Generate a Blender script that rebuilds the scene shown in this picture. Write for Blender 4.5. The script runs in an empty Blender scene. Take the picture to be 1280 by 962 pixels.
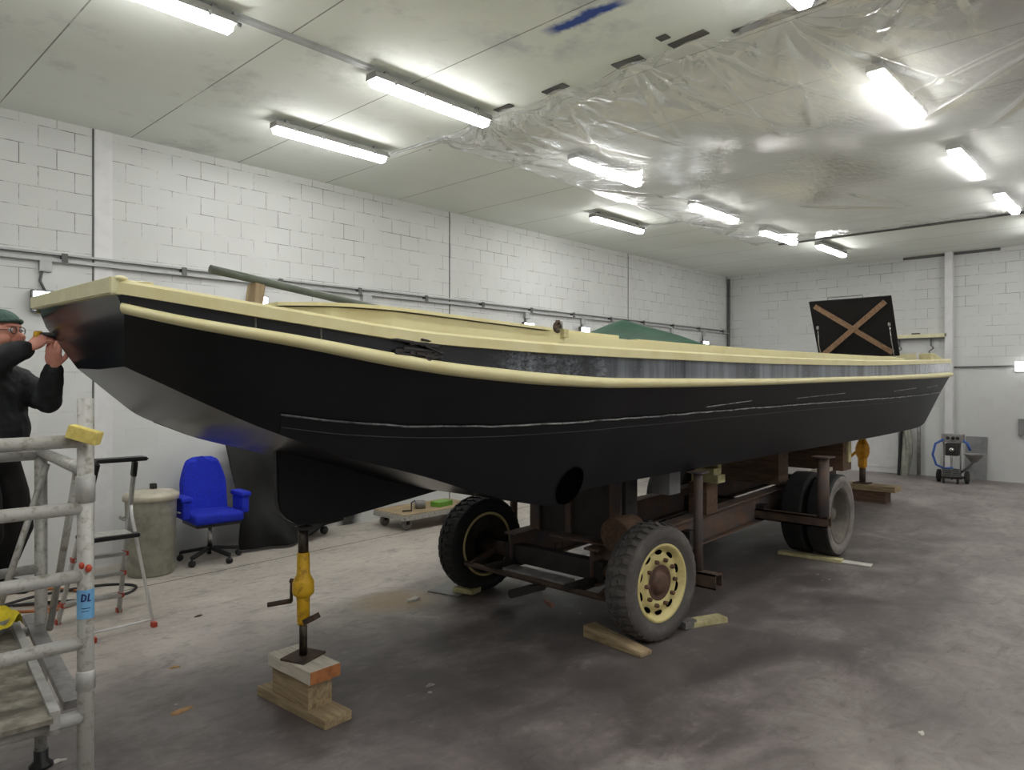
import bpy, bmesh, math, random
import numpy as np
from mathutils import Vector, Matrix, Euler
random.seed(7)
R = math.radians
scn = bpy.context.scene
COL = scn.collection

# ------------------------------------------------------------------ materials
def lin(r, g, b):
    f = lambda c: (c/255/12.92) if c/255 <= .04045 else ((c/255+.055)/1.055)**2.4
    return (f(r), f(g), f(b), 1)

class NT:
    def __init__(s, name):
        s.m = bpy.data.materials.new(name); s.m.use_nodes = True
        s.t = s.m.node_tree; s.n = s.t.nodes; s.l = s.t.links
        s.b = s.n['Principled BSDF']; s.out = s.n['Material Output']
        s.tc = s.n.new('ShaderNodeTexCoord')
    def co(s): return s.tc.outputs['Object']
    def link(s, a, b): s.l.new(a, b)
    def noise(s, scale, detail=4, rough=.55, vec=None, dist=0):
        n = s.n.new('ShaderNodeTexNoise'); n.inputs['Scale'].default_value = scale
        n.inputs['Detail'].default_value = detail; n.inputs['Roughness'].default_value = rough
        n.inputs['Distortion'].default_value = dist
        s.link(vec or s.co(), n.inputs['Vector']); return n.outputs['Fac']
    def map(s, scale=(1, 1, 1), rot=(0, 0, 0), loc=(0, 0, 0), vec=None):
        n = s.n.new('ShaderNodeMapping'); n.inputs['Scale'].default_value = scale
        n.inputs['Rotation'].default_value = rot; n.inputs['Location'].default_value = loc
        s.link(vec or s.co(), n.inputs['Vector']); return n.outputs['Vector']
    def ramp(s, fac, stops):
        n = s.n.new('ShaderNodeValToRGB'); e = n.color_ramp.elements
        while len(e) < len(stops): e.new(.5)
        for x, (p, c) in zip(e, stops):
            x.position = p; x.color = c if len(c) == 4 else (*c, 1)
        s.link(fac, n.inputs['Fac']); return n.outputs['Color']
    def step(s, fac, a, b):
        n = s.n.new('ShaderNodeMapRange'); n.inputs['From Min'].default_value = a
        n.inputs['From Max'].default_value = b; s.link(fac, n.inputs['Value']); return n.outputs['Result']
    def math(s, op, a, b=None, c=None):
        n = s.n.new('ShaderNodeMath'); n.operation = op
        for i, x in enumerate((a, b, c)):
            if x is None: continue
            if isinstance(x, (int, float)): n.inputs[i].default_value = x
            else: s.link(x, n.inputs[i])
        return n.outputs[0]
    def mix(s, fac, a, b):
        n = s.n.new('ShaderNodeMix'); n.data_type = 'RGBA'
        for k, x in ((0, fac), (6, a), (7, b)):
            if isinstance(x, (int, float)): n.inputs[k].default_value = x
            elif isinstance(x, tuple): n.inputs[k].default_value = x if len(x) == 4 else (*x, 1)
            else: s.link(x, n.inputs[k])
        return n.outputs[2]
    def sep(s, vec=None):
        n = s.n.new('ShaderNodeSeparateXYZ'); s.link(vec or s.co(), n.inputs[0]); return n.outputs
    def comb(s, x, y, z=0):
        n = s.n.new('ShaderNodeCombineXYZ')
        for i, v in enumerate((x, y, z)):
            if isinstance(v, (int, float)): n.inputs[i].default_value = v
            else: s.link(v, n.inputs[i])
        return n.outputs[0]
    def bump(s, h, strength=.3, dist=.01):
        n = s.n.new('ShaderNodeBump'); n.inputs['Strength'].default_value = strength
        n.inputs['Distance'].default_value = dist; s.link(h, n.inputs['Height'])
        s.link(n.outputs['Normal'], s.b.inputs['Normal'])
    def color(s, c):
        if isinstance(c, tuple): s.b.inputs['Base Color'].default_value = c if len(c) == 4 else (*c, 1)
        else: s.link(c, s.b.inputs['Base Color'])
    def set(s, rough=None, metal=None, coat=None, spec=None):
        if rough is not None:
            if isinstance(rough, (int, float)): s.b.inputs['Roughness'].default_value = rough
            else: s.link(rough, s.b.inputs['Roughness'])
        if metal is not None: s.b.inputs['Metallic'].default_value = metal
        if coat is not None: s.b.inputs['Coat Weight'].default_value = coat
        if spec is not None: s.b.inputs['Specular IOR Level'].default_value = spec

def worn(name, c1, c2, rough=.5, metal=0, scale=6, lo=.45, hi=.7, bump=.15, bscale=60, spec=None, vec=None, stretch=None):
    t = NT(name)
    v = t.map(scale=stretch) if stretch else None
    f = t.noise(scale, 6, .62, v)
    t.color(t.ramp(f, [(lo, c1), (hi, c2)]))
    t.set(rough, metal, spec=spec)
    if bump: t.bump(t.noise(bscale, 4, .6, v), bump, .004)
    return t.m

M = {}
M['cream'] = worn('cream_paint', lin(226, 218, 170), lin(218, 206, 152), .42, scale=5, bump=.08, bscale=40)
M['deck'] = worn('grey_beige_deck_paint', lin(150, 146, 134), lin(168, 162, 146), .6, scale=5)
M['cream2'] = worn('pale_cream_primer', lin(214, 210, 172), lin(228, 222, 184), .5, scale=7, bump=.08)
M['black'] = worn('black_satin_hull_paint', (.004, .0046, .006), (.0065, .0072, .009), .45, scale=3, bump=.06, bscale=25, spec=.27)
M['under'] = worn('black_bottom_paint', (.010, .0105, .013), (.013, .0135, .016), .24, scale=2, bump=.05, bscale=14)
M['transom'] = worn('black_gloss_transom_paint', (.010, .012, .016), (.016, .018, .024), .2, scale=3, bump=.03, bscale=18)
M['plate'] = worn('black_bilge_plate_paint', (.0055, .0064, .008), (.008, .009, .0115), .45, scale=3, bump=.05, bscale=30, spec=.27)
M['plateedge'] = worn('scuffed_plate_edge', (.03, .031, .033), (.05, .05, .052), .5, bump=0)
M['rust'] = worn('rusty_steel', lin(88, 70, 58), lin(58, 50, 46), .75, .2, scale=7, bump=.3)
M['rustlight'] = worn('rust_red_primer_steel', lin(112, 88, 72), lin(86, 82, 84), .7, .2, scale=4, lo=.4, hi=.62, bump=.25)
M['darksteel'] = worn('dark_greasy_steel', lin(58, 54, 53), lin(42, 39, 38), .6, .3, scale=8, bump=.25)
M['greysteel'] = worn('grey_steel', lin(150, 148, 146), lin(110, 106, 103), .5, .4, scale=9)
M['tyre'] = worn('grey_black_rubber', lin(84, 80, 78), lin(104, 99, 96), .85, scale=9, bump=.2)
M['tyredark'] = worn('black_rubber', lin(34, 34, 35), lin(46, 45, 45), .8, scale=9, bump=.2)
M['tyregrey'] = worn('faded_grey_rubber', lin(134, 128, 124), lin(104, 99, 96), .88, scale=6, bump=.2)
M['rimyellow'] = worn('yellow_cream_rim_paint', lin(214, 200, 138), lin(168, 148, 98), .5, scale=9, lo=.5, hi=.78)
M['rimdark'] = worn('dark_rim_back', lin(44, 40, 34), lin(70, 62, 44), .8, scale=9)  # dark tone for the far front rim
M['rimgrey'] = worn('dusty_grey_rim', lin(112, 106, 98), lin(84, 78, 72), .7, .1, scale=6)
M['hubrust'] = worn('rusty_brown_hub', lin(104, 78, 64), lin(72, 58, 52), .7, .2, scale=16)
M['jackyellow'] = worn('chipped_yellow_paint', lin(230, 182, 40), lin(150, 108, 40), .45, .1, scale=22, lo=.52, hi=.72)
M['amber'] = worn('amber_yellow_paint', lin(214, 150, 20), lin(160, 104, 24), .45, .1, scale=18, lo=.5, hi=.75)
M['shaft'] = worn('greasy_dark_shaft', lin(58, 54, 50), lin(96, 88, 74), .35, .7, scale=14)
def wood(name, c1, c2, axis='X', rough=.75):
    t = NT(name)
    s = {'X': (2, 22, 22), 'Y': (22, 2, 22), 'Z': (22, 22, 2)}[axis]
    f = t.noise(1.6, 7, .65, t.map(scale=s), .6)
    t.color(t.ramp(f, [(.3, c2), (.62, c1)])); t.set(rough)
    t.bump(f, .25, .004); return t.m
for ax in 'XYZ':
    M['wood'+ax] = wood('weathered_timber_'+ax, lin(176, 156, 122), lin(118, 98, 72), ax)
    M['wooddark'+ax] = wood('dark_old_timber_'+ax, lin(112, 86, 66), lin(66, 50, 40), ax)
    M['woodpale'+ax] = wood('pale_fresh_timber_'+ax, lin(224, 217, 202), lin(190, 180, 162), ax)
    M['woodred'+ax] = wood('reddish_board_'+ax, lin(150, 108, 90), lin(112, 76, 62), ax)
M['bracewood'] = wood('brown_brace_board', lin(160, 130, 104), lin(116, 88, 70), 'Z')
M['woodyellow'] = worn('yellow_painted_wood', lin(200, 192, 146), lin(160, 148, 106), .7, scale=9)
M['endgrain'] = worn('orange_end_grain', lin(182, 118, 70), lin(150, 92, 54), .8, scale=18)
M['alu'] = worn('scuffed_aluminium', lin(188, 188, 185), lin(158, 155, 148), .45, .3, scale=14, lo=.4, hi=.75, bump=.12)
M['aludirty'] = worn('paint_spotted_aluminium', lin(184, 183, 178), lin(128, 120, 102), .5, .25, scale=34, lo=.5, hi=.72, bump=.1)
M['galv'] = worn('galvanised_sheet', lin(170, 170, 158), lin(146, 146, 136), .45, .5, scale=10, lo=.4, hi=.65)
M['binlid'] = worn('yellowed_grey_lid', lin(196, 190, 172), lin(172, 166, 150), .5, .2, scale=9)
M['opening_shade'] = worn('black_opening_shade', (.0015, .0015, .0018), (.002, .002, .0022), 1, bump=0, spec=0)  # black colour paints in the shade inside openings
M['ply'] = worn('dirty_plywood_deck', lin(104, 99, 88), lin(160, 154, 140), .8, scale=13, lo=.42, hi=.74, bump=.2)
M['blackplastic'] = worn('black_plastic', (.012, .012, .013), (.02, .02, .021), .45, scale=10, bump=.05)
M['redplastic'] = worn('red_plastic', lin(186, 70, 48), lin(160, 56, 40), .5, bump=0)
M['orange'] = worn('orange_cable', lin(170, 104, 60), lin(150, 90, 52), .6, bump=0)
M['blue'] = worn('royal_blue_fabric', lin(20, 44, 190), lin(14, 34, 160), .85, scale=40, bump=.3, bscale=300)
M['chrome'] = worn('chrome', lin(200, 200, 200), lin(170, 170, 170), .2, 1, bump=0)
M['white'] = worn('white_plastic', lin(226, 226, 224), lin(214, 214, 212), .4, bump=0)
M['whitepaint'] = worn('white_painted_panel', lin(216, 216, 216), lin(206, 206, 206), .5, bump=.05)
M['greyboard'] = worn('grey_board', lin(132, 132, 132), lin(104, 106, 108), .5, scale=4)
M['lightgrey'] = worn('light_grey_trunking', lin(176, 178, 178), lin(160, 162, 162), .5, .1, bump=0)
M['darkgrey'] = worn('dark_grey_conduit', lin(96, 96, 94), lin(80, 80, 80), .6, bump=0)
M['housing'] = worn('grey_lamp_housing', lin(150, 150, 146), lin(134, 134, 130), .5, bump=0)
M['tape'] = worn('dark_grey_duct_tape', lin(76, 74, 70), lin(60, 58, 56), .5, bump=.1)
M['olive'] = worn('grey_green_painted_pole', lin(98, 106, 92), lin(82, 88, 78), .45, scale=8)
M['greentarp'] = worn('dark_green_tarpaulin', lin(32, 76, 54), lin(22, 58, 42), .85, scale=5, bump=.2, bscale=12)
M['lid'] = worn('black_lid_lining', (.005, .0045, .005), (.008, .007, .0075), .9, scale=6)
M['sponge'] = worn('yellow_sponge', lin(224, 206, 118), lin(204, 184, 98), .9, scale=60, bump=.4)
M['green'] = worn('bright_green_box', lin(108, 160, 58), lin(92, 142, 50), .5, bump=0)
M['yellowcloth'] = worn('yellow_cloth', lin(222, 204, 52), lin(190, 170, 40), .9, scale=20)
M['bluehose'] = worn('blue_hose', lin(54, 92, 168), lin(36, 62, 128), .4, bump=0)
M['skin'] = worn('skin', lin(222, 156, 136), lin(206, 134, 114), .5, scale=14, bump=.08, bscale=120)
M['beanie'] = worn('grey_green_knit', lin(74, 98, 90), lin(58, 80, 74), .95, scale=50, bump=.5, bscale=160)
M['jacket'] = worn('dark_work_jacket', lin(40, 43, 45), lin(30, 32, 33), .8, scale=7, bump=.35, bscale=30)
M['trousers'] = worn('black_work_trousers', lin(26, 26, 28), lin(40, 36, 30), .85, scale=6, bump=.25)
M['label'] = worn('light_blue_sticker', lin(120, 178, 222), lin(110, 166, 212), .45, bump=0)
M['navy'] = worn('navy_print', lin(18, 34, 92), lin(18, 34, 92), .5, bump=0)
M['leaf'] = worn('dry_leaf', lin(188, 150, 104), lin(150, 112, 70), .8, scale=30)
M['chip'] = worn('white_paint_chip', lin(216, 214, 206), lin(190, 186, 176), .7, bump=0)
M['screen'] = worn('dark_screen', (.01, .01, .012), (.012, .012, .014), .2, bump=0)

def mat_emit(name, col, strength):
    t = NT(name); t.color((.9, .9, .9, 1))
    t.b.inputs['Emission Color'].default_value = (*col, 1); t.b.inputs['Emission Strength'].default_value = strength
    return t.m
M['tube'] = mat_emit('lit_tube_diffuser', (1, .99, .975), 26)
M['endlamp'] = mat_emit('lit_end_wall_lamp', (1, 1, 1), 2.5)
M['walllamp'] = mat_emit('lit_white_wall_lamp', (.9, .95, 1), 9)

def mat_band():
    t = NT('black_gloss_band_with_painted_glare')
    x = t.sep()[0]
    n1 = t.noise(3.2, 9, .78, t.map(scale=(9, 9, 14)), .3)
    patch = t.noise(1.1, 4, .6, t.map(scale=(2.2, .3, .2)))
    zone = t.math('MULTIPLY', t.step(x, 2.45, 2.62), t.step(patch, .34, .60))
    glare = t.math('MULTIPLY', t.step(n1, .40, .66), zone)
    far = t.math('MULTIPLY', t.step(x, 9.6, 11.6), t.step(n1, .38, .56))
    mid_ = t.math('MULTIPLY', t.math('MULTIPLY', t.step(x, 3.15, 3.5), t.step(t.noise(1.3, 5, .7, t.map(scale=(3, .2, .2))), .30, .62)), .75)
    k = t.math('MAXIMUM', t.math('MAXIMUM', t.math('MULTIPLY', glare, .85), mid_), t.math('MULTIPLY', far, .9))
    t.color(t.mix(k, (.016, .017, .023, 1), lin(158, 164, 178)))  # grey mottling and white stern end paint glare reflections into the band colour
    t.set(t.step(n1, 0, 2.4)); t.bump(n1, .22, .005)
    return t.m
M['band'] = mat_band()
def mat_weld():
    t = NT('bright_scratched_weld')
    n = t.noise(9, 8, .8)
    sx = t.sep()[0]
    t.color(t.mix(t.math('MULTIPLY', t.step(n, .38, .62), t.math('ADD', .35, t.math('MULTIPLY', t.step(sx, 1.8, 3.6), .65))), (.02, .02, .022, 1), lin(190, 190, 190))); t.set(.5); return t.m
M['weld'] = mat_weld()

def mat_blocks(name, horiz, stain=False, bw=.46):
    t = NT(name); s = t.sep()
    v = t.comb(s[horiz], s[2])
    br = t.n.new('ShaderNodeTexBrick'); t.link(t.comb(s[horiz], t.math('ADD', s[2], t.math('MULTIPLY', t.math('SUBTRACT', t.noise(1.4, 3), .5), .012))), br.inputs['Vector'])
    br.inputs['Scale'].default_value = 1; br.inputs['Brick Width'].default_value = bw
    br.inputs['Row Height'].default_value = .19; br.inputs['Mortar Size'].default_value = .0035
    br.inputs['Mortar Smooth'].default_value = .2; br.offset = .5
    br.inputs['Mortar'].default_value = (1, 1, 1, 1); br.inputs['Color1'].default_value = (1, 1, 1, 1); br.inputs['Color2'].default_value = (.965, .965, .965, 1)
    base = t.mix(1, (1, 1, 1, 1), br.outputs['Color'])
    joint = t.math('MULTIPLY', br.outputs['Fac'], t.math('MULTIPLY', t.step(t.noise(2.2, 6, .8), .44, .58), t.step(s[2], .9, 3.6)))
    patch = t.ramp(t.noise(.5, 5, .6), [(.3, lin(200, 201, 199)), (.7, lin(214, 216, 214))])
    mul = t.n.new('ShaderNodeMix'); mul.data_type = 'RGBA'; mul.blend_type = 'MULTIPLY'; mul.inputs[0].default_value = 1
    t.link(patch, mul.inputs[6]); t.link(br.outputs['Color'], mul.inputs[7])
    c = t.mix(t.math('MULTIPLY', joint, .95), mul.outputs[2], lin(86, 84, 80))
    vo = t.n.new('ShaderNodeTexVoronoi'); vo.inputs['Scale'].default_value = 2.3; t.link(v, vo.inputs['Vector'])
    speck = t.math('MULTIPLY', t.step(vo.outputs['Distance'], .05, .03), t.step(t.noise(3, 2), .5, .6))
    c = t.mix(t.math('MULTIPLY', speck, .6), c, lin(90, 88, 84))
    if stain:   # soot-black spray mark low on the wall
        sx = t.math('MULTIPLY', t.math('SUBTRACT', t.math('SUBTRACT', s[0], 5.16), t.math('MULTIPLY', s[2], .25)), 1)
        d = t.math('ABSOLUTE', t.math('ADD', sx, t.math('MULTIPLY', t.math('SUBTRACT', t.noise(7), .5), .12)))
        k = t.math('MULTIPLY', t.step(d, .2, .06), t.step(s[2], .55, .25))
        c = t.mix(t.math('MULTIPLY', k, .95), c, lin(34, 34, 34))
    t.color(c); t.set(.62)
    h = t.math('ADD', t.math('MULTIPLY', joint, -.6), t.math('MULTIPLY', t.noise(20, 4), .3))
    t.bump(h, .5, .006)
    return t.m

def mat_ceiling():
    t = NT('ceiling_panels'); s = t.sep()
    k = t.math('ABSOLUTE', t.math('SUBTRACT', t.math('FRACT', t.math('DIVIDE', t.math('ADD', s[0], 40.14-1.485+.5575-40.14+111.5), 1.115)), .5))
    seam = t.math('MULTIPLY', t.step(k, .006, .0035), t.step(t.noise(1.2, 4, .6), .30, .46))
    grime = t.noise(.55, 5, .6)
    c = t.ramp(grime, [(.32, lin(224, 228, 220)), (.66, lin(234, 238, 232))])
    # blue paint stain in the panel beside the plastic film
    n = t.math('SUBTRACT', t.noise(2.6, 5, .65), .5)
    dx = t.math('ABSOLUTE', t.math('ADD', t.math('ADD', t.math('SUBTRACT', s[0], 3.84), t.math('MULTIPLY', n, .22)), t.math('MULTIPLY', t.math('SUBTRACT', s[1], 2.95), .04)))
    dy = t.math('ABSOLUTE', t.math('SUBTRACT', s[1], 2.93))
    m = t.math('MULTIPLY', t.step(dx, .075, .03), t.step(dy, .36, .24))
    halo = t.math('MULTIPLY', t.math('MULTIPLY', t.step(dx, .6, .1), t.step(t.math('ABSOLUTE', t.math('SUBTRACT', s[1], 3.1)), .9, .2)), t.step(t.noise(2.2, 4, .6), .46, .66))
    c = t.mix(t.math('MULTIPLY', halo, .75), c, lin(112, 120, 150))
    c = t.mix(m, c, lin(30, 66, 150))
    c = t.mix(t.math('MULTIPLY', seam, .8), c, lin(92, 90, 84))
    gr = t.math('MULTIPLY', t.step(t.noise(1.6, 6, .7, t.map(loc=(7, 2, 0))), .54, .74), t.step(s[0], 5.5, 3.0))
    c = t.mix(t.math('MULTIPLY', gr, .5), c, lin(150, 152, 150))
    vo = t.n.new('ShaderNodeTexVoronoi'); vo.inputs['Scale'].default_value = 1.7; t.link(t.map(scale=(1, 1, 0)), vo.inputs['Vector'])
    c = t.mix(t.math('MULTIPLY', t.step(vo.outputs['Distance'], .035, .02), t.step(t.noise(2, 2), .5, .6)), c, lin(110, 108, 100))
    t.color(c); t.set(.7); return t.m

def mat_floor():
    t = NT('stained_concrete'); s = t.sep()
    big = t.noise(.45, 6, .62, None, .4)
    mid = t.noise(1.6, 7, .66, None, .6)
    fine = t.noise(14, 6, .7)
    c = t.ramp(t.math('ADD', t.math('MULTIPLY', big, .6), t.math('MULTIPLY', mid, .4)),
               [(.36, lin(102, 94, 93)), (.5, lin(136, 127, 125)), (.64, lin(172, 165, 160))])
    clean = t.math('MULTIPLY', t.step(t.math('ADD', s[1], t.math('MULTIPLY', t.math('SUBTRACT', big, .5), 3)), 3.9, 5.9), t.step(s[0], 15, 6))
    c = t.mix(t.math('MULTIPLY', clean, .85), c, t.ramp(mid, [(.3, lin(186, 178, 168)), (.7, lin(206, 198, 187))]))
    front = t.step(t.math('ADD', t.math('ADD', s[0], t.math('MULTIPLY', s[1], .9)), t.math('MULTIPLY', t.math('SUBTRACT', mid, .5), 2)), 3.6, 2.2)
    c = t.mix(t.math('MULTIPLY', front, .4), c, lin(172, 166, 161))
    # trodden-in black paint round the trailer
    st = t.noise(2.4, 9, .75, t.map(scale=(1, 2.2, 1), rot=(0, 0, .5)), 1.0)
    c = t.mix(t.math('MULTIPLY', t.step(st, .52, .64), .45), c, lin(88, 80, 80))
    c = t.mix(t.math('MULTIPLY', t.step(st, .46, .34), .2), c, lin(188, 180, 172))
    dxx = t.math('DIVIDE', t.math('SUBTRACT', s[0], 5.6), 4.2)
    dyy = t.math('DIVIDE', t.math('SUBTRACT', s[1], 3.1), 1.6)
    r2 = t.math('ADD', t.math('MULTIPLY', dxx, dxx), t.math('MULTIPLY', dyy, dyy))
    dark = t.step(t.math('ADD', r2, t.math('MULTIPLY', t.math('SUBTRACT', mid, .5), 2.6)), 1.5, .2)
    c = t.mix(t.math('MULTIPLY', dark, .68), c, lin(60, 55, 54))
    pal = t.math('MULTIPLY', t.step(t.noise(3.2, 7, .7, t.map(scale=(1, 1.7, 1), loc=(4, 1, 0))), .58, .76), .4)
    c = t.mix(pal, c, lin(170, 164, 158))
    vo = t.n.new('ShaderNodeTexVoronoi'); vo.inputs['Scale'].default_value = 3.1; t.link(t.map(scale=(1, 1, 0)), vo.inputs['Vector'])
    fl = t.math('MULTIPLY', t.step(vo.outputs['Distance'], .05, .035), t.step(t.noise(1.3, 3), .5, .58))
    c = t.mix(t.math('MULTIPLY', fl, .6), c, lin(200, 194, 184))
    c = t.mix(t.math('MULTIPLY', t.step(fine, .5, .8), .4), c, lin(72, 66, 65))
    sand = t.math('ADD', t.math('POWER', t.math('DIVIDE', t.math('SUBTRACT', s[0], 3.62), .34), 2), t.math('POWER', t.math('DIVIDE', t.math('SUBTRACT', s[1], 4.72), .3), 2))
    c = t.mix(t.math('MULTIPLY', t.step(t.math('ADD', sand, t.math('MULTIPLY', t.math('SUBTRACT', mid, .5), 2)), 1.4, .1), .6), c, lin(172, 146, 104))
    jy = t.math('ABSOLUTE', t.math('SUBTRACT', s[1], t.math('ADD', 6.57, t.math('MULTIPLY', s[0], .045))))
    c = t.mix(t.step(jy, .012, .006), c, lin(52, 48, 46))
    t.color(c); t.set(t.step(mid, -.3, 1.25)); t.bump(t.math('ADD', fine, mid), .12, .005)
    return t.m

def mat_film():
    t = NT('clear_plastic_film')
    tr = t.n.new('ShaderNodeBsdfTransparent'); tr.inputs[0].default_value = (.93, .925, .92, 1)
    gl = t.n.new('ShaderNodeBsdfGlossy'); gl.inputs['Roughness'].default_value = .08; gl.inputs[0].default_value = (.95, .95, .95, 1)
    df = t.n.new('ShaderNodeBsdfDiffuse'); df.inputs[0].default_value = (.72, .715, .71, 1)
    tl = t.n.new('ShaderNodeBsdfTranslucent'); tl.inputs[0].default_value = (.7, .695, .69, 1)
    cl = t.noise(1.1, 6, .65, t.map(scale=(1, 1, 0)), .8)
    wr = t.noise(9, 5, .6, t.map(scale=(1, 2.4, 0), rot=(0, 0, .6)), 1.2)
    bp = t.n.new('ShaderNodeBump'); bp.inputs['Strength'].default_value = .2; bp.inputs['Distance'].default_value = .02
    t.link(wr, bp.inputs['Height']); t.link(bp.outputs[0], gl.inputs['Normal'])
    mixs = lambda f, a, b: (lambda n: (t.link(f, n.inputs[0]) if not isinstance(f, float) else setattr(n.inputs[0], 'default_value', f), t.link(a, n.inputs[1]), t.link(b, n.inputs[2]), n.outputs[0])[-1])(t.n.new('ShaderNodeMixShader'))
    haze = mixs(.5, df.outputs[0], tl.outputs[0])
    a = mixs(t.ramp(cl, [(.3, (.22, .22, .22)), (.7, (.42, .42, .42))]), tr.outputs[0], haze)
    fr = t.n.new('ShaderNodeFresnel'); fr.inputs['IOR'].default_value = 1.22
    t.link(bp.outputs[0], fr.inputs['Normal'])
    b = mixs(t.math('MINIMUM', t.math('MULTIPLY', fr.outputs[0], .85), .42), a, gl.outputs[0])
    t.link(b, t.out.inputs['Surface']); return t.m
M['film'] = mat_film()
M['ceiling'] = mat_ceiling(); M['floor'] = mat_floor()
M['wallX'] = mat_blocks('white_block_wall_long', 0, True, .30); M['wallY'] = mat_blocks('white_block_wall_end', 1, False, .42)

# ------------------------------------------------------------------ mesh builder
class MB:
    def __init__(s): s.bm = bmesh.new(); s.mats = None
    def _face(s, vs, mi=0, sm=False):
        try:
            f = s.bm.faces.new(vs); f.material_index = mi; f.smooth = sm; return f
        except ValueError: return None
    def box(s, c, size, rot=None, bev=0.0, mi=0):
        t = bmesh.new(); bmesh.ops.create_cube(t, size=1)
        for v in t.verts: v.co = Vector((v.co.x*size[0], v.co.y*size[1], v.co.z*size[2]))
        if bev: bmesh.ops.bevel(t, geom=list(t.edges), offset=bev, segments=2, profile=.7, affect='EDGES')
        m = Matrix.Translation(c)
        if rot is not None: m = m @ (rot if isinstance(rot, Matrix) else Euler(rot).to_matrix().to_4x4())
        return s.merge(t, m, mi)
    def merge(s, t, m=None, mi=0, sm=None):
        if m is not None: bmesh.ops.transform(t, matrix=m, verts=t.verts)
        mp = {v: s.bm.verts.new(v.co) for v in t.verts}
        for f in t.faces:
            g = s._face([mp[v] for v in f.verts], mi, f.smooth if sm is None else sm)
        t.free(); return s
    def bar(s, p, q, w, h, up=(0, 0, 1), bev=0.0, mi=0):   # rectangular bar from p to q
        p, q = Vector(p), Vector(q); d = q-p; L = d.length; x = d.normalized()
        u = Vector(up); y = u.cross(x)
        if y.length < 1e-4: y = Vector((0, 1, 0)).cross(x)
        y.normalize(); z = x.cross(y)
        m = Matrix((x, y, z)).transposed().to_4x4(); m.translation = (p+q)/2
        t = bmesh.new(); bmesh.ops.create_cube(t, size=1)
        for v in t.verts: v.co = Vector((v.co.x*L, v.co.y*w, v.co.z*h))
        if bev: bmesh.ops.bevel(t, geom=list(t.edges), offset=bev, segments=2, affect='EDGES')
        return s.merge(t, m, mi)
    def sweep(s, pts, prof, closed=False, cap=True, sm=False, up=None, mi=0):
        # prof: list of (a,b) offsets, or a function of index; frame by parallel transport (or fixed up)
        P = [Vector(p) for p in pts]; n = len(P); rings = []
        prev = None
        for i in range(n):
            if closed: d = P[(i+1) % n]-P[i-1]
            else: d = P[min(i+1, n-1)]-P[max(i-1, 0)]
            d.normalize()
            if up is not None:
                b = Vector(up); a = d.cross(b)
                if a.length < 1e-5: a = Vector((1, 0, 0))
                a.normalize(); b = a.cross(d)
            else:
                if prev is None:
                    a = d.cross(Vector((0, 0, 1)))
                    if a.length < 1e-3: a = d.cross(Vector((1, 0, 0)))
                else: a = prev-d*prev.dot(d)
                a.normalize(); b = a.cross(d); prev = a
            pr = prof(i) if callable(prof) else prof
            rings.append([s.bm.verts.new(P[i]+a*x+b*y) for x, y in pr])
        k = len(rings[0])
        for i in range(n if closed else n-1):
            r0, r1 = rings[i], rings[(i+1) % n]
            for j in range(k): s._face([r0[j], r0[(j+1) % k], r1[(j+1) % k], r1[j]], mi, sm)
        if not closed and cap:
            s._face(rings[0][::-1], mi); s._face(rings[-1], mi)
        return s
    def tube(s, pts, r, n=12, closed=False, cap=True, mi=0):
        if callable(r): f = lambda i: [(math.cos(2*math.pi*j/n)*r(i), math.sin(2*math.pi*j/n)*r(i)) for j in range(n)]
        elif isinstance(r, (list, tuple)): f = lambda i: [(math.cos(2*math.pi*j/n)*r[i], math.sin(2*math.pi*j/n)*r[i]) for j in range(n)]
        else: f = [(math.cos(2*math.pi*j/n)*r, math.sin(2*math.pi*j/n)*r) for j in range(n)]
        return s.sweep(pts, f, closed, cap, True, mi=mi)
    def lathe(s, prof, origin=(0, 0, 0), axis='Z', n=32, sm=True, mi=0, rot=None):
        t = bmesh.new(); rings = []
        for r, h in prof:
            if r < 1e-6: rings.append([t.verts.new((0, 0, h))])
            else: rings.append([t.verts.new((math.cos(2*math.pi*j/n)*r, math.sin(2*math.pi*j/n)*r, h)) for j in range(n)])
        for a, b in zip(rings, rings[1:]):
            for j in range(n):
                k = (j+1) % n
                va = [a[0]] if len(a) == 1 else [a[j], a[k]]
                vb = [b[0]] if len(b) == 1 else [b[k], b[j]]
                if len(va)+len(vb) >= 3:
                    f = t.faces.new(va+vb); f.smooth = sm
        m = Matrix.Translation(origin)
        if rot is not None: m = m @ rot
        elif axis == 'Y': m = m @ Matrix.Rotation(R(90), 4, 'X')     # local z -> -Y
        elif axis == 'X': m = m @ Matrix.Rotation(R(90), 4, 'Y')     # local z -> +X
        return s.merge(t, m, mi)
    def prism(s, poly, d, origin=(0, 0, 0), plane='XZ', mi=0, bev=0.0):   # poly in plane, extruded by d along the normal (centred)
        t = bmesh.new()
        def put(a, b, h): return {'XZ': (a, h, b), 'XY': (a, b, h), 'YZ': (h, a, b)}[plane]
        A = [t.verts.new(put(a, b, -d/2)) for a, b in poly]; B = [t.verts.new(put(a, b, d/2)) for a, b in poly]
        t.faces.new(A); t.faces.new(B[::-1])
        for i in range(len(poly)):
            j = (i+1) % len(poly); t.faces.new([A[j], A[i], B[i], B[j]])
        if bev: bmesh.ops.bevel(t, geom=list(t.edges), offset=bev, segments=2, affect='EDGES')
        return s.merge(t, Matrix.Translation(origin), mi)
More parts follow.
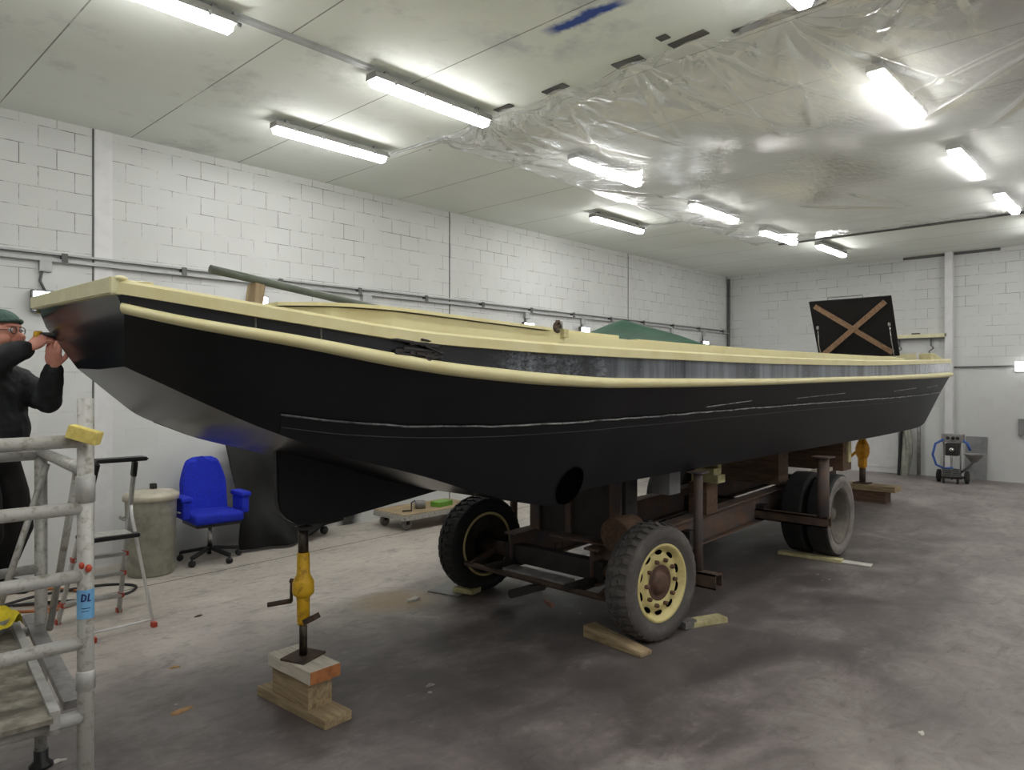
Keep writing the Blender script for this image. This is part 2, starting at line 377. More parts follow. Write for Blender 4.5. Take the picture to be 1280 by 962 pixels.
    def ball(s, c, r, seg=16, rot=None, mi=0):
        t = bmesh.new(); bmesh.ops.create_uvsphere(t, u_segments=seg, v_segments=max(6, seg//2), radius=1)
        r = r if isinstance(r, (tuple, list)) else (r, r, r)
        for v in t.verts: v.co = Vector((v.co.x*r[0], v.co.y*r[1], v.co.z*r[2]))
        m = Matrix.Translation(c)
        if rot is not None: m = m @ Euler(rot).to_matrix().to_4x4()
        return s.merge(t, m, mi, True)
    def grid(s, nu, nv, fn, sm=True, mi=0):
        V = [[s.bm.verts.new(fn(i/(nu-1), j/(nv-1))) for j in range(nv)] for i in range(nu)]
        for i in range(nu-1):
            for j in range(nv-1): s._face([V[i][j], V[i+1][j], V[i+1][j+1], V[i][j+1]], mi, sm)
        return s
    def build(s, name, mat, parent=None, fixn=True, solid=0.0):
        if fixn: bmesh.ops.recalc_face_normals(s.bm, faces=s.bm.faces)
        me = bpy.data.meshes.new(name); s.bm.to_mesh(me); s.bm.free()
        o = bpy.data.objects.new(name, me); COL.objects.link(o)
        for m in (mat if isinstance(mat, (list, tuple)) else [mat]): me.materials.append(M[m] if isinstance(m, str) else m)
        if parent is not None: adopt(o, parent)
        if solid:
            md = o.modifiers.new('thick', 'SOLIDIFY'); md.thickness = solid
        return o

def wm(o):
    m = o.matrix_basis.copy()
    if o.parent: m = wm(o.parent) @ o.matrix_parent_inverse @ m
    return m
def adopt(o, parent):
    o.parent = parent; o.matrix_parent_inverse = wm(parent).inverted()
def tag(o, label=None, cat=None, group=None, kind=None):
    if label: o['label'] = label
    if cat: o['category'] = cat
    if group: o['group'] = group
    if kind: o['kind'] = kind
    return o
def thing(name, label, cat, loc=(0, 0, 0), group=None):
    o = bpy.data.objects.new(name, None); COL.objects.link(o); o.location = loc; o.empty_display_size = .1
    return tag(o, label, cat, group)
def copy_tree(o, parent=None):
    c = o.copy(); COL.objects.link(c)
    if parent is not None: c.parent = parent
    for ch in list(o.children): copy_tree(ch, c)
    return c
def dup(o, loc, label, rz=None):
    c = copy_tree(o); c.location = loc; c['label'] = label
    if rz is not None: c.rotation_euler.z = rz
    return c
def struct(name, mb, mat): return tag(mb.build(name, mat), kind='structure')
def pchip(tab):
    xs = np.array([a for a, _ in tab], float); ys = np.array([b for _, b in tab], float)
    h = np.diff(xs); dl = np.diff(ys)/h; d = np.zeros_like(ys)
    for i in range(1, len(xs)-1):
        if dl[i-1]*dl[i] > 0:
            w1, w2 = 2*h[i]+h[i-1], h[i]+2*h[i-1]; d[i] = (w1+w2)/(w1/dl[i-1]+w2/dl[i])
    d[0], d[-1] = dl[0], dl[-1]
    def f(x):
        x = min(max(x, xs[0]), xs[-1]); i = min(max(np.searchsorted(xs, x)-1, 0), len(h)-1)
        t = (x-xs[i])/h[i]
        return float((1+2*t)*(1-t)**2*ys[i]+t*(1-t)**2*h[i]*d[i]+t*t*(3-2*t)*ys[i+1]+t*t*(t-1)*h[i]*d[i+1])
    return f

# ------------------------------------------------------------------ the hall
WL, WB, CE = 7.7, 15.55, 4.264      # long wall, end wall, ceiling height
X0, Y0 = -4.5, -5.5
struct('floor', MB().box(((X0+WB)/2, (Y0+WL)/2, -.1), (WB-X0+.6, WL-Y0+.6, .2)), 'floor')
struct('ceiling', MB().box(((X0+WB)/2, (Y0+WL)/2, CE+.1), (WB-X0+.6, WL-Y0+.6, .2)), 'ceiling')
struct('wall_left', MB().box(((X0+WB)/2, WL+.1, CE/2), (WB-X0+.4, .2, CE)), 'wallX')
struct('wall_back', MB().box((WB+.1, (Y0+WL)/2, CE/2), (.2, WL-Y0, CE)), 'wallY')
struct('wall_right', MB().box(((X0+WB)/2, Y0-.1, CE/2), (WB-X0+.4, .2, CE)), 'wallX')
struct('wall_front', MB().box((X0-.1, (Y0+WL)/2, CE/2), (.2, WL-Y0, CE)), 'wallY')
struct('trim_1', MB().box((2.345, WL-.006, CE/2), (.16, .012, CE)), 'whitepaint')
for i, x in enumerate((2.255, 6.88, 11.44)):
    struct('trim_%d' % (i+2), MB().box((x, WL-.002, CE/2), (.014, .008, CE)), 'darkgrey')
struct('trim_5', MB().box((WB-.06, 3.19, CE/2), (.12, .13, CE)), 'whitepaint')
struct('trim_6', MB().box((WB-.012, 3.19, CE-.03), (.03, 1.6, .05)), 'darkgrey')
mb = MB(); mb.box((WB-.02, 4.55, .41), (.04, .95, .82), bev=.004); mb.box((WB-.045, 4.55, .12), (.012, .9, .02)); mb.box((WB-.045, 4.55, .72), (.012, .88, .012))
struct('door_1', mb, 'whitepaint')

# ------------------------------------------------------------------ ceiling lights
def make_light():
    t = thing('ceiling_light', 'x', 'ceiling light', (0, 0, 0), 'tube lights on the ceiling')
    m = MB(); m.prism([(-.06, 0), (.06, 0), (.068, -.04), (.068, -.052), (-.068, -.052), (-.068, -.04)], 1.27, plane='YZ'); m.box((.5, 0, .02), (.03, .05, .04)); m.box((-.5, 0, .02), (.03, .05, .04))
    m.build('housing', 'housing', t)
    m = MB(); m.prism([(-.056, -.05), (.056, -.05), (.054, -.07), (.038, -.10), (-.038, -.10), (-.054, -.07)], 1.23, plane='YZ')
    m.build('diffuser', 'tube', t)
    for x in (-.45, -.15, .15, .45):
        for s in (-1, 1): MB().box((x, s*.068, -.05), (.02, .012, .035)).build('clip', 'lightgrey', t)
    MB().tube([(.635, 0, -.02), (.69, 0, -.02)], .013).build('cable_gland', 'darkgrey', t)
    return t
L0 = make_light()
spots = [
 (1.55, 4.6, 'lit tube light cut by the photo top, nearest the block wall column'),
 (3.93, 4.6, 'lit tube light ending at the bunched corner of the plastic film'),
 (3.93, 6.13, 'lit tube light hung closest to the long wall, in front of the plastic film'),
 (8.85, 6.13, 'lit tube light above the long wall beside the film edge, down the hall'),
 (6.55, 4.68, 'lit tube light behind the film, first of the row over the boat'),
 (9.15, 4.72, 'lit tube light behind the film, second of the row over the boat'),
 (11.4, 4.75, 'lit tube light behind the film, third and farthest of the row over the boat'),
 (13.2, 4.55, 'lit tube light past the far end of the film, near the end wall'),
 (6.45, 1.69, 'largest lit tube light seen through the clear film'),
 (8.95, 1.68, 'middle lit tube light of the three seen through the film away from the boat'),
 (11.3, 1.66, 'smallest lit tube light of the three seen through the film away from the boat'),
 (3.85, 1.70, 'lit tube light cut by the top of the photo beside the taped film'),
 (13.75, 1.5, 'lit tube light at the edge of the photo past the film, near the end wall'),
]
for i, (x, y, lb) in enumerate(spots):
    z = CE-.045
    if i == 0: L0.location = (x, y, z); L0['label'] = lb
    else: dup(L0, (x, y, z), lb)
for x, y in ((-1.0, 4.6), (-1.0, 1.69), (1.4, 1.69), (-1.5, -1.4), (1.4, -1.4), (3.9, -1.4), (6.5, -1.4), (9.0, -1.4), (11.5, -1.4), (13.8, -1.4), (3.9, -4), (9, -4)):  # tube lights out of view, added for illumination
    dup(L0, (x, y, CE-.045), 'unseen lit tube light added to brighten the hall')
# cables between the lights
tag(MB().box((2.74, 4.6, CE-.012), (1.12, .05, .024)).box((2.74, 4.63, CE-.02), (1.12, .012, .012)).build('cable_trunking', 'lightgrey'), 'pale cable trunking on the ceiling joining two tube lights', 'cable trunking')
tag(MB().tube([(4.62, 6.13, CE-.05), (4.67, 6.1, CE-.02), (4.72, 5.4, CE-.014), (4.72, 4.7, CE-.02), (4.62, 4.62, CE-.06)], .014, 8).build('surface_conduit', 'lightgrey'), 'thin grey conduit on the ceiling running to the film corner', 'conduit')
tag(MB().tube([(9.55, 6.13, CE-.05), (9.6, 6.05, CE-.016), (9.65, 5.2, CE-.014)], .014, 8).build('surface_conduit', 'lightgrey'), 'short grey conduit on the ceiling beyond the film edge', 'conduit')
tag(MB().tube([(12.45, 5.2, CE-.014), (12.45, 4.5, CE-.02), (12.5, .5, CE-.02)], .018, 8).build('surface_conduit', 'darkgrey'), 'dark conduit across the ceiling along the far edge of the film', 'conduit')

# ------------------------------------------------------------------ plastic film under the ceiling
pins = [(4.62, 5.45), (4.62, 4.72), (4.6, 4.42), (4.62, 3.82), (4.61, 3.09), (4.6, 2.57), (4.7, 1.95), (4.65, 1.0), (4.7, .2), (4.7, -1.0)]
edge_pins = [(5.6, 5.5), (6.8, 5.5), (8.2, 5.5), (9.6, 5.5), (11.0, 5.5), (12.1, 5.3), (12.2, 4.2), (12.2, 3.0), (12.2, 1.8), (12.2, .6), (12.2, -1), (6.2, -1.1), (8, -1.2), (10, -1.1)]
inner_pins = [(8.0, 3.3, .16), (10.3, 3.1, .10), (6.1, .7, .02), (7.4, 2.9, .22)]
rs = random.Random(3)
pin_info = []
for p in pins+edge_pins:
    pin_info.append((p, rs.random()*6, rs.uniform(.5, 1.1), [rs.random() for _ in range(48)]))
creases = []
def crease(p, q, amp, wdt): creases.append((p, q, amp, wdt))
for p, q in (((4.62, 4.42), (6.4, 4.0)), ((4.62, 3.82), (6.2, 3.5)), ((4.62, 3.82), (6.0, 4.3)), ((4.61, 3.09), (6.3, 2.6)), ((4.61, 3.09), (5.9, 3.4)),
             ((4.6, 2.57), (6.6, 2.7)), ((4.6, 2.57), (6.2, 1.9)), ((4.7, 1.95), (6.3, 1.2)), ((4.7, 1.95), (6.5, 2.4)), ((5.6, .2), (7.4, 1.2)), ((5.6, .2), (7.0, 1.8)), ((5.6, .2), (6.2, 1.6)),
             ((4.62, 5.45), (7.0, 4.9)), ((4.62, 5.45), (6.4, 4.5)), ((9.2, 3.6), (10.4, 2.6)), ((9.3, 2.7), (10.3, 2.6)), ((9.1, 2.95), (10.4, 2.55)), ((6.8, 5.5), (8.3, 4.5)), ((8.2, 5.5), (9.5, 4.2)), ((9.6, 5.5), (10.9, 4.0))):
    crease(p, q, rs.uniform(.012, .026), rs.uniform(.02, .04))
def film(u, v):
    x = 4.60+7.60*u**1.6; y = 5.5-6.7*v**1.15
    dx = min(x-4.62, 12.2-x); dy = min(5.5-y, y+1.2)
    e = max(min(dx, dy), 0)
    z = -.03-.22*(1-math.exp(-e/.8))*(.8+.2*math.sin(x*1.1+y*.7))
    near = 0
    for p, phs, am, sec in pin_info:
        ddx, ddy = x-p[0], y-p[1]; d = math.hypot(ddx, ddy)
        if d < 2.4:
            a = (math.atan2(ddy, ddx)+math.pi)/(2*math.pi)*48
            i0 = int(a) % 48; fr_ = a-int(a)
            w = math.exp(-d/.55)
            h0, h1 = sec[i0], sec[(i0+1) % 48]
            ridge = (h0*(1-fr_)+h1*fr_)-.5
            z += .125*am*ridge*min(d/.25, 1)*w
            near = max(near, math.exp(-(d/.14)**2))
    for p, q, am, wd in creases:
        vx, vy = q[0]-p[0], q[1]-p[1]; L2 = vx*vx+vy*vy
        t_ = ((x-p[0])*vx+(y-p[1])*vy)/L2
        if 0 <= t_ <= 1:
            dd = abs((x-p[0])*vy-(y-p[1])*vx)/math.sqrt(L2)
            if dd < .2: z += am*math.exp(-(dd/wd)**2)*math.sin(math.pi*t_)**.5
    z = z*(1-near)-.012*near
    if x-4.62 < .5:
        m = min(abs(y-py) for _, py in pins); z -= .06*min(m, .35)*math.exp(-(x-4.62)/.15)
    z += .014*math.sin(x*3.1+1.7*math.sin(y*1.9))*math.sin(y*2.3)*min(e, 1)
    for px, py, up in inner_pins:
        z += up*math.exp(-((x-px)**2+(y-py)**2)/.81)*.4
    return (x, y, CE+min(z, -.012))
f = MB().grid(460, 420, film).build('plastic_film', 'film')
tag(f, 'clear crinkled plastic film taped under the ceiling over the boat', 'plastic sheet')
tl = [((4.60, 4.42), .07, .2, 'short tape strip on the ceiling next to the film corner and tube light'),
      ((4.60, 3.82), .09, .24, 'grey tape strip holding the film above its fan of pleats'),
      ((4.60, 3.09), .11, .25, 'broad tape strip on the film edge near the blue ceiling stain'),
      ((4.58, 2.57), .08, .30, 'tape strip on the film edge just beyond the loose square scrap'),
      ((4.72, 1.98), .08, .62, 'longest tape strip on the film edge near the top of the photo'),
      ((4.44, 2.69), .07, .08, 'small square tape scrap stuck alone on the ceiling')]
for (x, y), w, l, lb in tl:
    tag(MB().box((x, y, CE-.006), (w, l, .008), (0, 0, R(random.uniform(-6, 6)))).build('tape_strip', 'tape'), lb, 'tape', 'tape strips on the ceiling')
tag(MB().box((4.66, .95, CE-.06), (.1, .2, .12), bev=.008).build('wooden_batten_end', 'woodpaleX'), 'pale wooden block under the ceiling at the film edge by the top of the photo', 'block')

# ------------------------------------------------------------------ wall services
t = thing('cable_tray', 'grey double cable tray running along the whole long wall', 'cable tray', (5, WL, 2.95))
MB().box((5.5, WL-.03, 3.0), (20, .06, .018)).build('upper_rail', 'lightgrey', t)
MB().box((5.5, WL-.03, 2.94), (20, .06, .03)).build('lower_rail', 'lightgrey', t)
for k in range(18): MB().box((-3.5+k*1.1, WL-.035, 2.968), (.05, .07, .085)).build('bracket', 'darkgrey', t)
def socket(x, zt, zb, lb, lit=True):
    t = thing('wall_socket', lb, 'wall socket', (x, WL, zb), 'sockets hung below the cable tray')
    MB().box((x, WL-.03, zt-.06), (.14, .05, .13), bev=.006).build('junction_box', 'lightgrey', t)
    MB().tube([(x-.02, WL-.02, zt-.1), (x-.05, WL-.02, (zt+zb)/2), (x+.0, WL-.02, zb+.1)], .012, 8).build('cable', 'darkgrey', t)
    MB().box((x+.02, WL-.05, zb+.05), (.24, .1, .18), bev=.015).build('socket_box', 'white', t)
socket(5.42, 2.95, 2.62, 'white socket box on the long wall behind the front coaming')
def work_lamp(x, zt, zc, lb):
    t = thing('work_lamp', lb, 'work lamp', (x, WL, zc), 'lit work lamps hung below the cable tray')
    MB().box((x, WL-.03, zt-.05), (.1, .05, .1), None, .006).build('junction_box', 'lightgrey', t)
    MB().tube([(x-.02, WL-.02, zt-.08), (x-.04, WL-.02, (zt+zc)/2), (x, WL-.02, zc+.1)], .012, 8).build('cable', 'darkgrey', t)
    MB().box((x, WL-.05, zc), (.24, .06, .2), None, .012).build('lamp_housing', 'darkgrey', t)
    MB().box((x, WL-.085, zc), (.21, .012, .17), None, .004).build('lamp_front', 'walllamp', t)
work_lamp(1.85, 2.93, 2.55, 'lit white work lamp on the long wall behind the bow corner near the man')
work_lamp(3.92, 2.93, 2.69, 'lit white work lamp on the long wall beside the wooden pole prop')
work_lamp(8.52, 2.93, 2.67, 'lit white work lamp on the long wall next before the rusty shackle')
work_lamp(10.0, 2.93, 2.68, 'lit white work lamp on the long wall just past the rusty shackle')
work_lamp(13.0, 2.93, 2.64, 'lit white work lamp on the long wall first beyond the green tarpaulin')
work_lamp(14.35, 2.93, 2.62, 'lit white work lamp on the long wall closest to the hall corner')
tag(MB().tube([(WB-.05, WL-.05, 4.2), (WB-.05, WL-.05, .1)], .03, 10).build('corner_pipe', 'darkgrey'), 'dark vertical pipe in the corner of the two block walls', 'pipe')
t = thing('plug_block', 'black ribbed plug block on the long wall behind the man', 'plug block', (1.55, WL, 1.3))
MB().box((1.46, WL-.05, 1.33), (.075, .1, .3), bev=.01).build('ribbed_body', 'blackplastic', t)
for k in range(4):
    MB().tube([(1.44, WL-.08, 1.22+k*.06), (1.33, WL-.09, 1.22+k*.06)], .014, 8).build('plug', 'darkgrey', t)
MB().box((1.25, WL-.04, 1.3), (.14, .06, .26), bev=.01).build('pale_backing_box', 'cream2', t)
# end wall
tag(MB().tube([(WB-.03, 3.12, 2.09), (WB-.03, 2.18, 2.10)], .014, 8).build('wall_conduit', 'darkgrey'), 'thin conduit on the end wall leading to the lit white lamp', 'conduit')
t = thing('wall_lamp', 'small lit white box on the end wall at the conduit end', 'wall lamp', (WB, 2.08, 2.09))
MB().box((WB-.015, 2.08, 2.09), (.03, .2, .2), bev=.006).build('back_plate', 'white', t)
MB().box((WB-.06, 2.08, 2.09), (.07, .17, .16), bev=.015).build('lamp_cover', 'endlamp', t)
tag(MB().box((WB-.03, 2.06, 1.0), (.06, .12, .3), bev=.01).build('grey_wall_box', 'greyboard'), 'grey box on the end wall below the lit lamp', 'box')
t = thing('wall_shelf', 'narrow pale bracket shelf with hooks on the end wall above the stern', 'shelf', (WB, 3.7, 2.65))
MB().box((WB-.06, 3.72, 2.70), (.12, 1.0, .07), bev=.006).build('shelf_board', 'cream2', t)
MB().box((WB-.06, 3.72, 2.655), (.1, 1.02, .02)).build('lower_ledge', 'darkgrey', t)
for y in (4.05, 3.5):
    MB().tube([(WB-.05, y, 2.64), (WB-.06, y, 2.52), (WB-.09, y-.05, 2.46), (WB-.06, y+.03, 2.4), (WB-.05, y, 2.28)], .014, 8).build('hook', 'darkgrey', t)
MB().box((WB-.09, 3.75, 2.745), (.05, .14, .03)).build('rusty_tool', 'rust', t)
t = thing('foil_roll', 'upright black and silver roll of foil leaning by the white door', 'roll', (WB-.2, 3.95, 0))
def foilf(u, v):
    a = u*2*math.pi; z = v*.98
    r = .075*(1+.22*math.sin(a*5+z*4)+.1*math.sin(z*9+a*2))
    return (WB-.2+r*math.cos(a)+.03*z, 3.93+1.1*r*math.sin(a)-.04*math.sin(z*3), z+.0)
MB().grid(40, 24, foilf).build('foil_sheet', 'galv', t)
MB().bar((WB-.3, 4.0, .0), (WB-.24, 3.96, .98), .05, .03).build('black_edge_strip', 'blackplastic', t)
tag(MB().tube([(WB-.12, 3.69, 0), (WB-.12, 3.69, 1.55)], .035, 14).tube([(WB-.12, 3.69, 0), (WB-.12, 3.69, .012)], .06, 14).build('standing_pipe', 'greysteel'), 'slim grey pipe standing against the end wall behind the stern', 'pipe')
tag(MB().box((WB-.05, 2.76, .40), (.03, .34, .80), (0, R(4), 0)).build('leaning_panel', 'greyboard'), 'grey sheet panel leaning on the end wall behind the paint sprayer', 'panel')

# paint sprayer on wheels
sx, sy = 14.75, 2.98
t = thing('paint_sprayer', 'wheeled grey paint sprayer with blue hoses by the end wall', 'paint sprayer', (sx, sy, 0))
MB().box((sx, sy, .80), (.18, .34, .15), bev=.02).build('control_box', 'greysteel', t)
m = MB()
for y in (-.09, -.02, .06): m.lathe([(0, 0), (.028, 0), (.028, .015), (0, .02)], (sx-.09, sy+y, .81), rot=Matrix.Rotation(R(-90), 4, 'Y'), n=14)
m.build('gauge', 'screen', t)
MB().box((sx, sy+.01, .60), (.2, .2, .22), bev=.02).build('motor', 'darksteel', t)
MB().lathe([(0, 0), (.04, 0), (.045, .03), (.02, .05), (0, .05)], (sx-.1, sy, .6), rot=Matrix.Rotation(R(-90), 4, 'Y'), n=16).build('motor_cap', 'chrome', t)
for y in (-.12, .14): MB().tube([(sx-.02, sy+y, .08), (sx-.02, sy+y, .74)], .014, 8).build('frame_post', 'greysteel', t)
MB().tube([(sx-.05, sy+.01, .06), (sx-.08, sy+.01, .5)], .018, 8).build('suction_pipe', 'greysteel', t)
MB().box((sx, sy, .10), (.28, .32, .03), bev=.006).build('base_tray', 'darksteel', t)
for y in (-.21, .23):
    w = MB().lathe([(0, -.03), (.09, -.03), (.115, -.02), (.115, .02), (.09, .03), (0, .03)], (sx+.03, sy+y, .115), axis='Y', n=24).build('wheel', 'tyredark', t)
    MB().lathe([(0, -.034), (.05, -.034), (.05, .034), (0, .034)], (sx+.03, sy+y, .115), axis='Y', n=16).build('hub', 'rust', w)
for y in (-.1, .12): MB().box((sx-.14, sy+y, .045), (.06, .03, .09)).build('foot', 'darksteel', t)
MB().tube([(sx-.08, sy+.13, .78), (sx-.13, sy+.25, .7), (sx-.15, sy+.29, .5), (sx-.12, sy+.24, .32), (sx-.1, sy+.12, .26), (sx-.1, sy-.02, .28)], .02, 10).build('blue_hose', 'bluehose', t)
MB().tube([(sx-.05, sy-.14, .78), (sx-.07, sy-.24, .72), (sx-.08, sy-.28, .6)], .022, 10).build('blue_hose', 'bluehose', t)
m = MB()
for k in range(4): m.tube([(sx-.1+.11*math.cos(a), sy+.01+.14*math.sin(a), .14+.035*k) for a in [2*math.pi*i/20 for i in range(20)]], .013, 8, closed=True)
m.build('coiled_hose', 'darkgrey', t)
MB().lathe([(0, .40), (.05, .40), (.15, .54), (.165, .545), (.15, .53), (.06, .42), (0, .42)], (sx-.05, sy-.33, 0), n=20).build('hopper', 'greysteel', t)
MB().tube([(sx-.05, sy-.33, .41), (sx-.05, sy-.24, .3), (sx-.03, sy-.13, .2)], .02, 8).build('hopper_outlet', 'darkgrey', t)

# ------------------------------------------------------------------ the boat
YC = 3.6
hwG = pchip([(.98, .57), (1.2, .745), (1.6, .92), (2.1, 1.05), (2.7, 1.15), (3.5, 1.22), (5, 1.26), (7, 1.26), (9, 1.24), (11, 1.17), (12.5, 1.05)])
zG = pchip([(.98, 2.148), (1.19, 2.105), (1.42, 2.067), (1.68, 2.031), (1.98, 1.995), (2.25, 1.976), (2.5, 1.966), (2.84, 1.956), (3.5, 1.948), (4.76, 1.946), (7.6, 1.973), (10, 2.03), (12.5, 2.10)])
zRt = pchip([(.98, 2.118), (1.19, 2.062), (1.59, 1.996), (1.98, 1.934), (2.25, 1.897), (2.5, 1.876), (2.84, 1.852), (3.5, 1.827), (4.76, 1.829), (7.6, 1.862), (12.5, 1.957)])
zRb = pchip([(.98, 2.076), (1.19, 2.018), (1.59, 1.944), (1.98, 1.873), (2.25, 1.836), (2.5, 1.812), (2.84, 1.788), (3.5, 1.768), (4.06, 1.769), (5.1, 1.777), (6.84, 1.802), (11.4, 1.867), (12.5, 1.89)])
hwB = pchip([(1.08, .32), (1.19, .42), (1.31, .53), (1.49, .685), (1.65, .735), (1.85, .775), (2.12, .81), (2.3, .825), (2.67, .854), (3.24, .885), (4, .9), (9, .9), (11, .87), (12.2, .80)])
zB = pchip([(1.08, 1.868), (1.19, 1.798), (1.31, 1.72), (1.49, 1.612), (1.65, 1.544), (1.85, 1.464), (2.12, 1.384), (2.3, 1.33), (2.67, 1.205), (3.0, 1.115), (3.24, 1.075), (3.36, 1.09), (3.55, 1.135), (5, 1.142), (9, 1.142), (11, 1.152), (11.6, 1.17), (11.95, 1.215), (12.2, 1.32)])
zS = pchip([(1.0, 1.75), (1.5, 1.664), (1.79, 1.622), (2.26, 1.588), (2.71, 1.578), (3.3, 1.580), (3.8, 1.585), (6.3, 1.61), (9.3, 1.625), (12.5, 1.66)])
ss = sorted(set([i/60*.23 for i in range(61)]+[.23+i/50*.77 for i in range(51)]))
ZR = 12.5
def xg(s): return .98+(12.5-.98)*s
def xb(s): return 1.08+(12.2-1.08)*s
def station(s):   # outline points on one side from sheer to keel line: (x, halfwidth, z)
    a, b = xg(s), xb(s)
    k0 = math.exp(-s/.012)
    P = [(a-.0205*k0, hwG(a)-.02, zG(a)+.05), (a+.0087*k0, hwG(a)-.02, zRt(a)), (a+.024*k0, hwG(a)-.02, zRb(a))]
    Q = (b, hwB(b), zB(b))
    S0 = P[2]
    for k in (.25, .5, .75):
        P.append((S0[0]+(Q[0]-S0[0])*k, S0[1]+(Q[1]-S0[1])*k, S0[2]+(Q[2]-S0[2])*k))
    P.append(Q); P.append((b, Q[1]*.5, Q[2]-.004)); return P
boat = thing('work_boat', 'long flat-bottomed boat with black hull and cream rails on a trailer', 'boat', (6.5, YC, 1.14))
m = MB(); bm = m.bm
st = [station(s) for s in ss]
n = len(st); k = len(st[0])
near = [[bm.verts.new((x, YC-h, z)) for x, h, z in P] for P in st]
far = [[bm.verts.new((x, YC+h, z)) for x, h, z in P] for P in st]
keel = [bm.verts.new((P[-1][0], YC, P[-1][2]-.004)) for P in st]
mi_of = {0: 1, 1: 0}
for i in range(n-1):
    for row in (near, far):
        for j in range(k-1):
            mi = 1 if j == 0 else (3 if j == k-2 else 0)
            m._face([row[i][j], row[i+1][j], row[i+1][j+1], row[i][j+1]], mi, True)
        m._face([row[i][k-1], row[i+1][k-1], keel[i+1], keel[i]], 3, True)
    m._face([near[i][0], far[i][0], far[i+1][0], near[i+1][0]], 4)
for e, mi in ((0, 2), (n-1, 0)):
    for j in range(k-1): m._face([near[e][j], near[e][j+1], far[e][j+1], far[e][j]], mi)
    m._face([near[e][k-1], keel[e], far[e][k-1]], mi)
bmesh.ops.recalc_face_normals(bm, faces=bm.faces)
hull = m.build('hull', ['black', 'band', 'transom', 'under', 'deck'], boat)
ang = hull.modifiers.new('split', 'EDGE_SPLIT'); ang.split_angle = R(22)

def side_pt(x, z, off=0, sgn=-1):   # point on the flared side plate at station x and height z
    s = (x-.98)/(12.5-.98); P = station(min(max(s, 0), 1)); A, Q = P[2], P[6]
    t_ = (A[2]-z)/(A[2]-Q[2]); h = A[1]+(Q[1]-A[1])*t_
    nz = Vector((0, Q[2]-A[2], -(Q[1]-A[1]))).normalized()
    nrm = Vector((0, A[2]-Q[2], Q[1]-A[1])).normalized()
    h2 = h+off*abs(A[2]-Q[2])/math.hypot(A[2]-Q[2], Q[1]-A[1])
    return (A[0]+(Q[0]-A[0])*t_, YC+sgn*h2, z-off*.4)
# gunwale board all round
ring = []
gs = ss
for s in gs: ring.append((xg(s), YC-hwG(xg(s)), zG(xg(s))))
for s in reversed(gs): ring.append((xg(s), YC+hwG(xg(s)), zG(xg(s))))
m = MB(); N = len(ring); rows = []
c2 = Vector((6.5, YC, 0))
for i, p in enumerate(ring):
    a = Vector(ring[i-1]); b = Vector(ring[(i+1) % N]); d = (b-a); d.z = 0; d.normalize()
    nrm = Vector((d.y, -d.x, 0)); 
    if nrm.dot(Vector(p)-Vector((p[0], YC, p[2]))) < 0 and 0 < i < N-1: nrm = -nrm
    x0, x1 = Vector(p)+nrm*.012, Vector(p)-nrm*.13
    h = .057
    rows.append([m.bm.verts.new((x0.x, x0.y, p[2])), m.bm.verts.new((x0.x, x0.y, p[2]+h-.012)), m.bm.verts.new((x0.x-nrm.x*.014, x0.y-nrm.y*.014, p[2]+h)), m.bm.verts.new((x1.x, x1.y, p[2]+h)), m.bm.verts.new((x1.x, x1.y, p[2]))])
for i in range(N-1):
    r0, r1 = rows[i], rows[i+1]
    for j in range(5): m._face([r0[j], r0[(j+1) % 5], r1[(j+1) % 5], r1[j]])
m._face(rows[0]); m._face(rows[-1])
gun = m.build('gunwale', 'cream', boat)
# cream head board across the bow
m = MB(); m.prism([(-.572, .002), (.575, .022), (.59, .085), (-.58, .07)], .05, (.968, YC, 2.142), plane='YZ', bev=.006)
m.build('bow_board', 'cream2', boat)
# a dab of filler at the bow corner
MB().ball((.985, YC-.565, 2.208), (.028, .028, .012), 10).build('corner_filler', 'cream', boat)
# rub rails
for sg in (-1, 1):
    m = MB(); rows = []
    xs = [xg(s) for s in ss]; xs[0] = 1.0
    if sg > 0: xs = [max(q_, 1.15) for q_ in xs if q_ > 1.10]
    for i, x in enumerate(xs):
        zt, zb = zRt(x), zRb(x); zc, hh = (zt+zb)/2, (zt-zb)/2
        h = hwG(x)-.021
        dh = (hwG(x+.03)-hwG(x-.03))/.06; nx = -dh/math.hypot(1, dh); ny = 1/math.hypot(1, dh)
        pr = [(0, 1), (.034, .92), (.05, .55), (.054, 0), (.05, -.55), (.034, -.92), (0, -1)]
        rows.append([m.bm.verts.new((x+nx*o, YC+sg*(h+ny*o), zc+hh*q)) for o, q in pr])
    for a, b in zip(rows, rows[1:]):
        for j in range(6): m._face([a[j], a[j+1], b[j+1], b[j]], 0, True)
    m._face(rows[0]); m._face(rows[-1])
    m.build('rub_rail', 'cream', boat)
